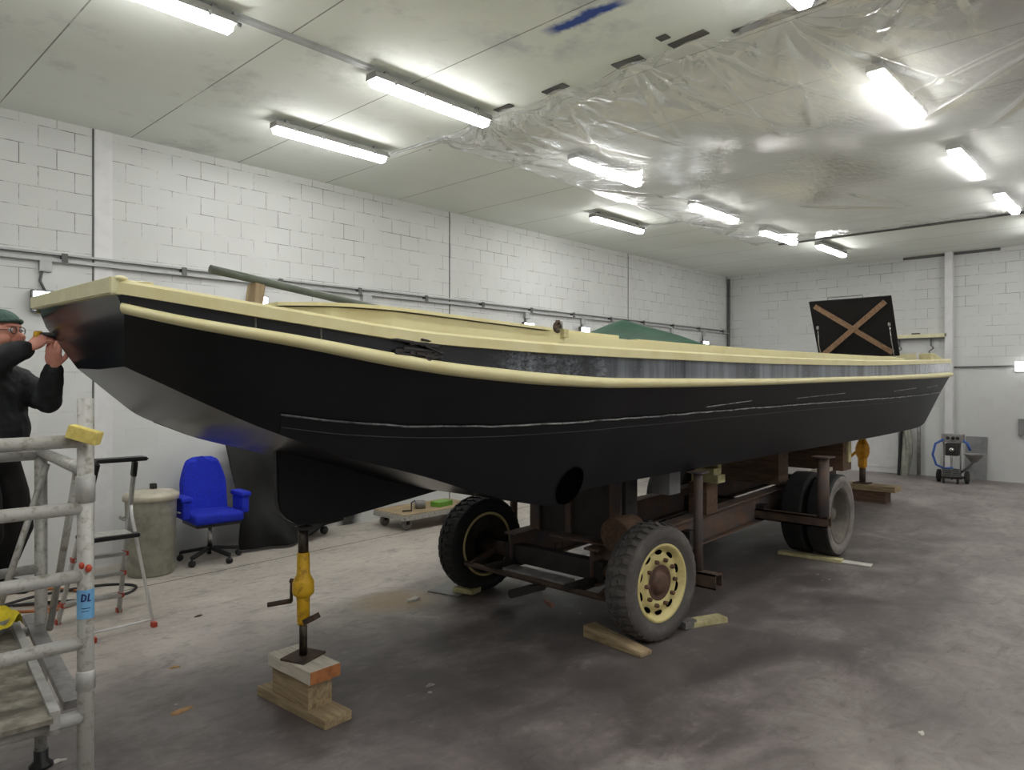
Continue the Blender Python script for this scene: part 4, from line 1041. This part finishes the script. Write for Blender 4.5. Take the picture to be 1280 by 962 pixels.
letter_strip([(-.012, zb0, -.009, zb1, .005), (-.009, zb1-.002, -.001, zb1-.004, .005), (-.001, zb1-.004, .0015, zb1-.012, .005), (.0015, zb1-.012, -.002, zb0+.004, .005), (-.002, zb0+.004, -.012, zb0+.002, .005)], 'letter_d')
letter_strip([(.007, zb0, .010, zb1, .005), (.007, zb0+.002, .016, zb0+.002, .005)], 'letter_l')
letter_strip([(-.012, 1.022, .014, 1.022, .0025), (-.012, 1.012, .010, 1.012, .002)], 'small_print')
for z in (1.597, 1.366, 1.132, .90): MB().tube([S(-1.3, 0, z), S(0, 0, z)], .0225, 16).build('rung', 'aludirty', sc)
MB().tube([S(-1.3, 0, .645), S(0, 0, .645)], .0235, 16).build('rung', 'alu', sc)
for z in (1.46, 1.2, .93, .645): MB().tube([S(-1.3, 1.13, z), S(.02, 1.13, z)], .0225, 16).build('rung', 'aludirty', sc)
MB().tube([S(.02, 1.13, 1.475), S(0, 0, 1.492)], .0225, 16).build('guard_rail', 'aludirty', sc)
MB().tube([S(-1.3, 1.13, 1.475), S(-1.3, 0, 1.492)], .0225, 16).build('guard_rail', 'aludirty', sc)
MB().tube([S(.01, .2, 1.48), S(.015, .85, .72)], .014, 12).build('diagonal_brace', 'aludirty', sc)
MB().tube([S(.04, 1.1, 1.42), S(-.18, 1.0, .72)], .014, 12).build('diagonal_brace', 'aludirty', sc)
pl = MB().box((0, 0, 0), (.62, 1.42, .016)).build('platform_board', 'ply'); pl.location = S(-.42, .64, .69); pl.rotation_euler = (0, 0, R(-5.7)); pl.parent = sc; pl.matrix_parent_inverse = wm(sc).inverted()
for a in (-.10, -.74):
    MB().bar(S(a, -.06, .68), S(a+.02, 1.38, .68), .03, .06).build('platform_rail', 'alu', sc)
MB().bar(S(-.02, .1, .655), S(.0, 1.33, .655), .06, .03).build('toe_rail', 'greysteel', sc)
for a in (-.10, -.74):
    m = MB(); c0 = Vector(S(a, 0, .645))
    m.tube([c0+ey*.04+Vector((0, 0, .02)), c0+Vector((0, 0, .034)), c0-ey*.032+Vector((0, 0, .015)), c0-ey*.034+Vector((0, 0, -.02))], .016, 10); m.build('platform_hook', 'alu', sc)
for a, b in ((0, 0), (-1.3, 0), (.02, 1.13), (-1.3, 1.13)):
    MB().lathe([(0, 0), (.05, 0), (.05, .012), (RT+.004, .03), (RT+.004, .08), (0, .08)], S(a, b, 0), n=18).build('foot', 'blackplastic', sc)
t = tag(MB().box(tuple(Vector(S(-.012, -.05, 1.622))), (.10, .045, .045), (R(0), R(17), R(-42)), .004).build('sponge', 'sponge'), 'yellow sponge resting on top of the scaffold rung at the post', 'sponge')
bx = Vector(S(-.20, .97, .6995))
t = thing('bowl', 'grey mixing bowl standing on the scaffold platform', 'bowl', bx)
MB().lathe([(0, 0), (.05, 0), (.085, .03), (.105, .085), (.101, .085), (.08, .033), (.045, .006), (0, .006)], bx, n=28).build('bowl_shell', 'greysteel', t)
m = MB(); rr = random.Random(4)
def clothf(u, v):
    a = u*2*math.pi; r_ = .10*v
    return (bx.x+.02+r_*math.cos(a)*1.05, bx.y-.02+r_*math.sin(a), bx.z+.115+.03*math.sin(a*3+v*4)*v-.055*v*v+.015*math.sin(a*7))
tag(MB().grid(40, 12, clothf).build('yellow_cloth', 'yellowcloth'), 'crumpled yellow cloth in the bowl on the platform', 'cloth')

# ------------------------------------------------------------------ step ladder
sl = thing('step_ladder', 'aluminium step ladder with black hoop top behind the scaffold', 'step ladder', (1.78, 5.8, 0))
f1, f2, b1, b2 = Vector((1.55, 6.1, 0)), Vector((1.96, 6.07, 0)), Vector((1.61, 5.49, 0)), Vector((2.02, 5.52, 0))
t1, t2 = Vector((1.745, 5.86, 1.2)), Vector((2.0, 5.84, 1.2))
for a, b in ((f1, t1), (f2, t2)): MB().bar(a, b, .022, .05, up=(0, 1, 0), bev=.004).build('stile', 'alu', sl)
lp = lambda a, b, t_: a+(b-a)*t_
for k_, t_ in enumerate((.12, .27, .40)):
    p, q_ = lp(f1, t1, t_), lp(f2, t2, t_)
    MB().bar(p, q_, .08, .025, bev=.004).build('tread', 'alu', sl)
    for w_ in (p, q_):
        MB().box(w_, (.03, .07, .035), None, .005).build('red_clip', 'redplastic', sl)
p, q_ = lp(f1, t1, .54), lp(f2, t2, .54)
MB().bar(p+Vector((-.02, -.08, 0)), q_+Vector((.03, -.08, 0)), .26, .03, bev=.006).build('top_step', 'blackplastic', sl)
MB().bar(p+Vector((.02, -.08, .016)), q_+Vector((-.02, -.08, .016)), .2, .006).build('tread_mat', 'aludirty', sl)
h0, h1 = t1+Vector((0, 0, 0)), t2+Vector((0, 0, 0))
MB().bar(h0+Vector((-.03, -.03, .02)), h1+Vector((.07, -.03, .02)), .14, .03, bev=.01).build('tool_tray', 'blackplastic', sl)
for a, b, k_ in ((t1, f1, .3), (t2, f2, .1)):
    MB().bar(a, lp(a, b, k_), .032, .058, up=(0, 1, 0), bev=.006).build('hoop_sleeve', 'blackplastic', sl)
for a, top_, x_ in ((b1, lp(f1, t1, .56), 0), (b2, lp(f2, t2, .7), 0)):
    MB().tube([a, lp(a, top_, .93), top_+Vector((0, -.02, .02))], .012, 10).build('prop_leg', 'white', sl)
MB().tube([lp(b1, lp(f1, t1, .56), .08), lp(b2, lp(f2, t2, .7), .06)], .008, 8).build('prop_bar', 'white', sl)
for a in (f1, f2, b1, b2):
    MB().box(a+Vector((0, 0, .018)), (.035, .05, .036), None, .006).build('foot', 'redplastic', sl)

# ------------------------------------------------------------------ dustbin, chair, tarp, trolley
bx_, by_ = 2.573, 7.1
t = thing('dustbin', 'dented galvanised dustbin with lid against the long wall', 'dustbin', (bx_, by_, 0))
MB().lathe([(0, 0), (.195, 0), (.2, .02), (.205, .03), (.222, .70), (.228, .72), (.222, .72), (.2, .04), (0, .03)], (bx_, by_, 0), n=40).build('bin_body', 'galv', t)
MB().lathe([(0, .795), (.08, .795), (.2, .775), (.235, .755), (.242, .74), (.242, .70), (.236, .70), (.23, .735), (0, .76)], (bx_, by_, 0), n=40).build('lid', 'binlid', t)
MB().box((bx_+.02, by_, .82), (.05, .06, .05), None, .008).build('lid_knob', 'darksteel', t)
for s_ in (-1, 1): MB().tube([(bx_+s_*.215, by_-.05, .55), (bx_+s_*.25, by_-.05, .54), (bx_+s_*.25, by_+.05, .54), (bx_+s_*.215, by_+.05, .55)], .008, 8).build('side_handle', 'galv', t)

cx_, cy_ = 3.17, 7.18
ch = thing('office_chair', 'royal blue office chair with armrests on castors by the long wall', 'chair', (cx_, cy_, 0))
fa = R(-94)     # facing direction, towards the hall
fw = Vector((math.cos(fa), math.sin(fa), 0)); rt = Vector((-fw.y, fw.x, 0))
def C(a, b, z): return Vector((cx_, cy_, 0))+fw*a+rt*b+Vector((0, 0, z))
Mch = Matrix((( fw.x, rt.x, 0, cx_), (fw.y, rt.y, 0, cy_), (0, 0, 1, 0), (0, 0, 0, 1)))
def chbox(c, size, bev, name, mat, rot=(0, 0, 0)):
    t_ = bmesh.new(); bmesh.ops.create_cube(t_, size=1)
    for v in t_.verts: v.co = Vector((v.co.x*size[0], v.co.y*size[1], v.co.z*size[2]))
    bmesh.ops.bevel(t_, geom=list(t_.edges), offset=bev, segments=4, profile=.6, affect='EDGES')
    for f_ in t_.faces: f_.smooth = True
    m = MB(); m.merge(t_, Mch @ Matrix.Translation(c) @ Euler(rot).to_matrix().to_4x4()); return m.build(name, mat, ch)
chbox((.05, 0, .46), (.47, .48, .10), .04, 'seat', 'blue')
chbox((.05, 0, .40), (.42, .44, .04), .015, 'seat_shell', 'blackplastic')
def backf(u, v):
    z = .48+.55*v; w = .235*(1-.0*v) if v < .5 else .235-.085*((v-.5)/.5)**1.5
    if v > .9: w *= math.sqrt(max(.0, 1-((v-.9)/.1)**2))*.35+.65
    b = w*(2*u-1); a = -.20-.09*v+.05*(2*u-1)**2
    return C(a, b, z)
bk = MB().grid(20, 24, backf).build('backrest', 'blue', ch, solid=.06)
sub = bk.modifiers.new('round', 'BEVEL'); sub.width = .02; sub.segments = 3
for s_ in (-1, 1):
    chbox((.06, s_*.29, .66), (.29, .11, .05), .02, 'armrest', 'blue')
    chbox((.06, s_*.29, .57), (.26, .075, .2), .02, 'arm_panel', 'blue')
    MB().bar(C(.0, s_*.28, .50), C(.0, s_*.15, .40), .05, .025).build('arm_bracket', 'blackplastic', ch)
MB().tube([C(0, 0, .12), C(0, 0, .40)], .024, 14).build('gas_column', 'chrome', ch)
for i in range(5):
    a = fa+R(18)+i*2*math.pi/5; e = Vector((cx_+.29*math.cos(a), cy_+.29*math.sin(a), .085))
    l_ = MB().bar((cx_, cy_, .13), e, .05, .03, bev=.006).build('base_arm', 'blackplastic', ch)
    MB().lathe([(0, -.022), (.028, -.022), (.031, -.012), (.031, .012), (.028, .022), (0, .022)], (e.x, e.y, .031), rot=Matrix.Rotation(a, 4, 'Z') @ Matrix.Rotation(R(90), 4, 'X'), n=18).tube([(e.x, e.y, .04), (e.x, e.y, .09)], .01, 8).build('castor', 'blackplastic', l_)

def clf(u, v):
    x = 3.5+1.22*u
    fold = .05*math.sin(u*9+v*4)*math.sin(v*3.0)+.03*math.sin(u*21-v*7)*v+.05*math.sin((u-v)*8)*v
    y = WL-.12-.42*v**.8-fold
    z = 1.17-.05*u-(1.135-.05*u-.16*max(0, u-.55)/.45)*v
    return (x, max(min(y, WL-.1), 6.98), z)
cl = MB().grid(60, 50, clf).build('black_cloth', 'lid', solid=.006)
cl.data.materials[0] = worn('black_sheeting', (.008, .008, .008), (.014, .0135, .013), .62, scale=6, bump=.4, bscale=16, spec=.25)
tag(cl, 'black plastic sheeting draped over a low cart by the blue chair', 'sheeting')
t = thing('low_cart', 'low white cart on castors half hidden under black sheeting', 'cart', (4.1, 7.4, 0))
MB().box((4.32, 7.52, .18), (.8, .28, .16), None, .01).build('cart_body', 'whitepaint', t)
for x in (4.0, 4.64):
    for y in (7.42, 7.62):
        MB().lathe([(0, -.02), (.045, -.02), (.05, 0), (.045, .02), (0, .02)], (x, y, .05), axis='Y', n=18).bar((x, y, .05), (x, y, .11), .04, .02).build('castor', 'blackplastic', t)

tx, ty_ = 5.95, 7.1
t = thing('platform_trolley', 'low wooden platform trolley with castors by the long wall', 'trolley', (tx, ty_, 0))
MB().box((tx, ty_, .19), (1.2, .62, .03), None, .004).build('deck', 'woodX', t)
MB().box((tx, ty_-.31, .165), (1.2, .02, .06)).box((tx, ty_+.31, .165), (1.2, .02, .06)).box((tx-.6, ty_, .165), (.02, .62, .06)).box((tx+.6, ty_, .165), (.02, .62, .06)).build('edge_frame', 'aludirty', t)
for i, (x, y) in enumerate(((tx-.5, ty_-.22), (tx-.5, ty_+.22), (tx+.5, ty_-.22), (tx+.5, ty_+.22), )):
    w_ = MB().lathe([(0, -.02), (.055, -.02), (.07, -.012), (.07, .012), (.055, .02), (0, .02)], (x, y, .07), axis='Y', n=24).build('castor', 'greysteel', t)
    MB().bar((x, y-.03, .07), (x, y-.03, .15), .045, .008, up=(0, 1, 0)).bar((x, y+.03, .07), (x, y+.03, .15), .045, .008, up=(0, 1, 0)).box((x, y, .148), (.07, .07, .012)).build('castor_fork', 'darksteel', w_)
tag(MB().box((6.12, 7.0, .235), (.26, .16, .06), (0, 0, R(8)), .006).build('green_box', 'green'), 'flat bright green box on the wooden trolley', 'box')
t = thing('tin_can', 'open grey tin on the trolley beside the green box', 'tin', (5.8, 7.05, .205))
MB().lathe([(0, 0), (.07, 0), (.072, .09), (.067, .09), (.065, .006), (0, .006)], (5.8, 7.05, .205), n=24).build('tin_wall', 'greysteel', t)
MB().lathe([(0, 0), (.065, 0), (0, .004)], (5.8, 7.05, .27), n=24).build('tin_contents', 'darksteel', t)
tag(MB().tube([(5.48, 7.0, .215), (5.58, 6.95, .215), (5.62, 7.0, .3), (5.68, 7.0, .32)], .01, 8).build('bent_handle_tool', 'darksteel'), 'dark bent tool lying at the trolley corner', 'tool')

# ------------------------------------------------------------------ hoses on the floor
def hose(name, pts, r_, mat, label):
    P = [Vector(p) for p in pts]; out = []
    for i in range(len(P)-1):
        p0, p1, p2, p3 = P[max(i-1, 0)], P[i], P[i+1], P[min(i+2, len(P)-1)]
        for j in range(8):
            t_ = j/8
            out.append(.5*((2*p1)+(-p0+p2)*t_+(2*p0-5*p1+4*p2-p3)*t_*t_+(-p0+3*p1-3*p2+p3)*t_**3))
    out.append(P[-1]); return tag(MB().tube(out, r_, 8).build(name, mat), label, 'cable')
hose('extension_cable', [(.6, 6.9, .012), (1.3, 6.45, .012), (1.75, 6.5, .012), (1.75, 6.6, .012), (1.2, 6.95, .012), (1.5, 6.55, .012), (1.95, 6.65, .012), (1.7, 7.2, .012), (1.0, 7.2, .012)], .012, 'orange', 'orange extension cable looped on the floor behind the scaffold')
hose('air_hose', [(.8, 7.0, .012), (1.4, 6.75, .035), (2.05, 6.5, .012), (2.3, 6.7, .012), (2.1, 6.95, .012), (1.6, 6.9, .035), (1.1, 6.75, .012), (.7, 6.6, .012)], .012, 'blackplastic', 'black hose coiled on the floor beneath the step ladder')

# ------------------------------------------------------------------ crumbs on the floor
def flake(x, y, r_, mat, lb, name='paint_chip', h=.006):
    m = MB(); rr = random.Random(int(x*1000)); pts = []
    nn = 9
    for i in range(nn):
        a = 2*math.pi*i/nn; q_ = r_*rr.uniform(.5, 1.1); pts.append((x+q_*math.cos(a)*1.3, y+q_*math.sin(a)*.8))
    A1 = [m.bm.verts.new((px_, py_, .001)) for px_, py_ in pts]; B1 = [m.bm.verts.new((x+(px_-x)*.85, y+(py_-y)*.85, h*rr.uniform(.6, 1.6))) for px_, py_ in pts]
    m._face(A1); m._face(B1)
    for i in range(nn): m._face([A1[i], A1[(i+1) % nn], B1[(i+1) % nn], B1[i]])
    return tag(m.build(name, mat), lb, 'debris', 'crumbs on the floor')
flake(1.607, 3.996, .05, 'leaf', 'dry tan leaf on the dark floor beside the bow jack', 'dry_leaf', .006)
flake(1.82, 4.636, .03, 'leaf', 'small dry leaf on the floor between step ladder and bow jack', 'dry_leaf')
flake(2.345, 5.517, .03, 'rust', 'rust-brown crumb on the floor past the step ladder foot', 'rust_crumb')
flake(3.72, 4.62, .06, 'chip', 'pale plaster crumb on the sandy floor patch', 'plaster_crumb', .02)
flake(.99, 3.89, .03, 'chip', 'white chip on the floor under the scaffold platform')
flake(9.2, 3.5, .04, 'chip', 'white chip on the floor behind the twin tyres')
flake(2.75, 3.25, .03, 'greysteel', 'grey crumb on the floor just past the bow jack planks')
flake(4.1, .97, .022, 'chip', 'white chip alone on the open floor')

# ------------------------------------------------------------------ the man on the platform
O3 = Vector((.852, 4.352, 0)); pf = Vector((.6845, -.729, 0)); pr_ = Vector((-.729, -.6845, 0))   # forward (towards the bow), his right hand side
def H(a, b, z): return O3+pf*a+pr_*b+Vector((0, 0, z))
def chain(m, pts, rad, n_=14):
    # tapered limb with rounded ends
    m.tube([Vector(p) for p in pts], list(rad), n_)
    for p, r_ in ((pts[0], rad[0]), (pts[-1], rad[-1])): m.ball(tuple(p), r_, 14)
    for p, r_ in zip(pts[1:-1], rad[1:-1]): m.ball(tuple(p), r_, 14)
def ell(m, c, ra, rb, rz, tilt=0):    # ellipsoid in the man's own axes
    t_ = bmesh.new(); bmesh.ops.create_uvsphere(t_, u_segments=24, v_segments=14, radius=1)
    mt = Matrix(((pf.x*ra, pr_.x*rb, 0, c.x), (pf.y*ra, pr_.y*rb, 0, c.y), (0, 0, rz, c.z), (0, 0, 0, 1)))
    if tilt: mt = Matrix.Translation(c) @ Matrix.Rotation(tilt, 4, pr_) @ Matrix.Translation(-c) @ mt
    m.merge(t_, mt, 0, True)
person = thing('person', 'person in green beanie and dark jacket working on the bow edge', 'person', H(-.1, 0, .7))
body = MB()
hc = H(-.008, .0, 2.045)
ell(body, hc+Vector((0, 0, .02)), .098, .078, .105)            # skull
ell(body, hc+pf*.03+Vector((0, 0, -.05)), .068, .06, .075)        # jaw
ell(body, hc+pf*.075+Vector((0, 0, -.095)), .026, .03, .022)      # chin
ell(body, hc+pf*.112+Vector((0, 0, -.018)), .026, .015, .024)     # nose
ell(body, hc+pf*.093+Vector((0, 0, .010)), .014, .011, .034)
ell(body, hc+pf*.088+Vector((0, 0, -.066)), .016, .024, .008)     # lips
ell(body, hc+pf*.088+Vector((0, 0, -.078)), .016, .022, .008)
ell(body, hc+pf*.078+Vector((0, 0, .042)), .024, .052, .012)       # brow
for s_ in (-1, 1):
    ell(body, hc+pr_*s_*.079+pf*-.012+Vector((0, 0, -.01)), .022, .01, .034)    # ears
    ell(body, hc+pf*.06+pr_*s_*.04+Vector((0, 0, -.03)), .03, .026, .028)       # cheeks
chain(body, [hc+Vector((0, 0, -.06))-pf*.02, H(-.03, 0, 1.88), H(-.05, 0, 1.78)], (.056, .06, .075))
ell(body, H(-.06, 0, 1.66), .10, .15, .2); ell(body, H(-.07, 0, 1.45), .10, .14, .14)
SR, ER, WR = H(-.06, .19, 1.80), H(-.02, .26, 1.84), H(.222, .12, 1.966)
SL, EL, WLh = H(-.03, -.17, 1.80), H(.205, -.06, 1.705), H(.312, .06, 1.872)
chain(body, [SR, ER, WR], (.05, .042, .028)); chain(body, [SL, EL, WLh], (.05, .042, .028))
for s_ in (-1, 1):
    chain(body, [H(-.07, s_*.09, 1.40), H(.02, s_*.11, 1.06), H(-.12, s_*.11, .78)], (.075, .055, .04))
    chain(body, [H(-.14, s_*.11, .74), H(.02, s_*.12, .725)], (.035, .03))
# hands: palm, four fingers and thumb each
def hand(wrist, d, nrm, curl, side):
    d = d.normalized(); nrm = (nrm-d*nrm.dot(d)).normalized(); x_ = d.cross(nrm)*side     # x_: towards the thumb
    pc = wrist+d*.05
    m4 = Matrix((d*.05, x_*.04, nrm*.017)).transposed().to_4x4(); m4.translation = pc
    t_ = bmesh.new(); bmesh.ops.create_uvsphere(t_, u_segments=16, v_segments=10, radius=1); body.merge(t_, m4, 0, True)
    for i, (o_, L_) in enumerate(((.029, .072), (.010, .08), (-.010, .074), (-.028, .058))):
        k0 = wrist+d*.083+x_*o_; ang_ = 0; pts = [wrist+d*.05+x_*o_*.8, k0]; p_ = k0
        for j, q_ in enumerate((.42, .33, .25)):
            ang_ += curl*(1+.12*i); dd = d*math.cos(ang_)+nrm*math.sin(ang_)
            p_ = p_+dd*L_*q_; pts.append(p_)
        chain(body, pts, (.0092, .0085, .008, .0076, .007), 10)
    a0 = wrist+d*.03+x_*.025; a1 = a0+d*.026+x_*.026+nrm*.008; a2 = a1+d*.028+x_*.006+nrm*.014; a3 = a2+d*.022-x_*.004+nrm*.010
    chain(body, [a0, a1, a2, a3], (.014, .0115, .010, .008), 10)
hand(WR, H(.31, .07, 2.04)-WR, Vector((0, 0, -.6))+pr_*-.8, .5, 1)
hand(WLh, Vector((0, 0, 1))+pf*.12+pr_*.25, pf*-.2+pr_*-.8, .35, -1)
bo = body.build('body', 'skin', person)
rm_ = bo.modifiers.new('fuse', 'REMESH'); rm_.mode = 'VOXEL'; rm_.voxel_size = .0033; rm_.use_smooth_shade = True
sm_ = bo.modifiers.new('smooth', 'SMOOTH'); sm_.factor = .5; sm_.iterations = 2
# jacket
j = MB()
ell(j, H(-.05, 0, 1.68), .135, .20, .20); ell(j, H(-.04, 0, 1.56), .155, .19, .16); ell(j, H(-.06, 0, 1.48), .14, .18, .09)
chain(j, [H(-.04, -.14, 1.81), H(-.05, .0, 1.83), H(-.06, .16, 1.82)], (.085, .095, .085))
chain(j, [H(-.04, 0, 1.86), H(-.02, 0, 1.91)], (.085, .08))
chain(j, [SR, lp(SR, ER, .6), ER, lp(ER, WR, .35), lp(ER, WR, .75), lp(ER, WR, .93)], (.082, .074, .068, .066, .058, .05))
chain(j, [SL, lp(SL, EL, .55), EL, lp(EL, WLh, .35), lp(EL, WLh, .7), lp(EL, WLh, .92)], (.082, .072, .062, .058, .052, .045))
jo = j.build('jacket', 'jacket', person)
rm_ = jo.modifiers.new('fuse', 'REMESH'); rm_.mode = 'VOXEL'; rm_.voxel_size = .009; rm_.use_smooth_shade = True
sm_ = jo.modifiers.new('smooth', 'SMOOTH'); sm_.factor = .5; sm_.iterations = 6
tx_ = bpy.data.textures.new('creases', 'CLOUDS'); tx_.noise_scale = .07
dm = jo.modifiers.new('creases', 'DISPLACE'); dm.texture = tx_; dm.strength = .02; dm.mid_level = .5
for w_, e_ in ((WR, ER), (WLh, EL)):
    d_ = (w_-e_).normalized(); MB().tube([w_-d_*.05, w_-d_*.012], .042, 18).build('cuff', 'jacket', jo)
k_ = MB()
ell(k_, H(-.07, 0, 1.42), .125, .165, .10)
for s_ in (-1, 1):
    chain(k_, [H(-.07, s_*.09, 1.38), H(-.02, s_*.1, 1.22), H(.015, s_*.11, 1.05), H(-.05, s_*.11, .9), H(-.115, s_*.11, .77)], (.095, .088, .072, .068, .065))
ko = k_.build('trousers', 'trousers', person)
rm_ = ko.modifiers.new('fuse', 'REMESH'); rm_.mode = 'VOXEL'; rm_.voxel_size = .01; rm_.use_smooth_shade = True
sm_ = ko.modifiers.new('smooth', 'SMOOTH'); sm_.factor = .5; sm_.iterations = 5
for s_ in (-1, 1):
    m = MB(); chain(m, [H(-.15, s_*.11, .742), H(-.06, s_*.115, .745), H(.04, s_*.12, .733)], (.045, .046, .036)); m.build('shoe', 'blackplastic', person)
# beanie
b_ = MB()
def beanf(u, v):
    a = u*2*math.pi; t_ = v*math.pi/2
    r_ = math.cos(t_)**.75; z_ = .062+.078*math.sin(t_)
    tilt_ = -.012+.016*math.cos(a)*(1-v)
    rib = 1+.012*math.sin(a*28)*(1-v)
    return hc+pf*(.108*r_*rib*math.cos(a)-.010-.022*math.sin(t_))+pr_*(.094*r_*rib*math.sin(a))+Vector((0, 0, z_+tilt_))
b_.grid(80, 20, beanf); bn = b_.build('beanie', 'beanie', person, solid=.006)
MB().tube([hc+pf*(.108*math.cos(a)-.010)+pr_*(.095*math.sin(a))+Vector((0, 0, .052+.016*math.cos(a))) for a in [2*math.pi*i/40 for i in range(40)]], .011, 10, closed=True).build('beanie_cuff', 'beanie', bn)
g_ = MB()
for s_ in (-1, 1):
    c_ = hc+pf*.100+pr_*s_*.032+Vector((0, 0, .018))
    g_.tube([c_+pr_*(.022*math.cos(a))+Vector((0, 0, .018*math.sin(a))) for a in [2*math.pi*i/20 for i in range(20)]], .0022, 6, closed=True)
    g_.tube([c_+pr_*s_*.022, hc+pf*.02+pr_*s_*.082+Vector((0, 0, .022)), hc-pf*.03+pr_*s_*.082+Vector((0, 0, .012))], .002, 6)
g_.tube([hc+pf*.114+pr_*.012+Vector((0, 0, .018)), hc+pf*.118+Vector((0, 0, .022)), hc+pf*.114-pr_*.012+Vector((0, 0, .018))], .002, 6)
g_.build('glasses', 'darkgrey', person)
e_ = MB()
for s_ in (-1, 1): e_.ball(tuple(hc+pf*.086+pr_*s_*.033+Vector((0, 0, .018))), .012, 12)
e_.build('eyes', 'white', person)
m = MB(); c_ = WR+(H(.31, .07, 2.04)-WR).normalized()*.095+Vector((0, 0, .014))-pr_*.012
m.tube([c_-pf*.05-pr_*.01, c_+pf*.06], .014, 12)
sct = thing('hand_tool', 'small dark tool with brass end held in the raised hand', 'tool', c_)
m.build('tool_handle', 'blackplastic', sct)
MB().lathe([(0, -.02), (.018, -.02), (.021, -.01), (.021, .012), (0, .018)], c_-pf*.052-pr_*.01, n=16, rot=Matrix.Rotation(R(90), 4, 'Y')).build('tool_end', 'jackyellow', sct)

# ------------------------------------------------------------------ camera, world, view
cam = bpy.data.cameras.new('camera'); co = bpy.data.objects.new('camera', cam); COL.objects.link(co)
co.location = (0, 0, 1.8); co.rotation_euler = (R(90), 0, -math.atan2(.729, .6845))
cam.sensor_width = 36; cam.lens = 890/1280*36; cam.shift_y = -3/1280; cam.clip_start = .05; cam.clip_end = 60
scn.camera = co
w = bpy.data.worlds.new('world'); scn.world = w; w.use_nodes = True
w.node_tree.nodes['Background'].inputs[0].default_value = (0, 0, 0, 1)
vs = scn.view_settings
vs.view_transform = 'Standard'; vs.look = 'None'; vs.gamma = 1; vs.use_curve_mapping = False; vs.exposure = .68
scn.cycles.max_bounces = 8; scn.cycles.transparent_max_bounces = 12; scn.cycles.diffuse_bounces = 5
scn.cycles.sample_clamp_indirect = 6
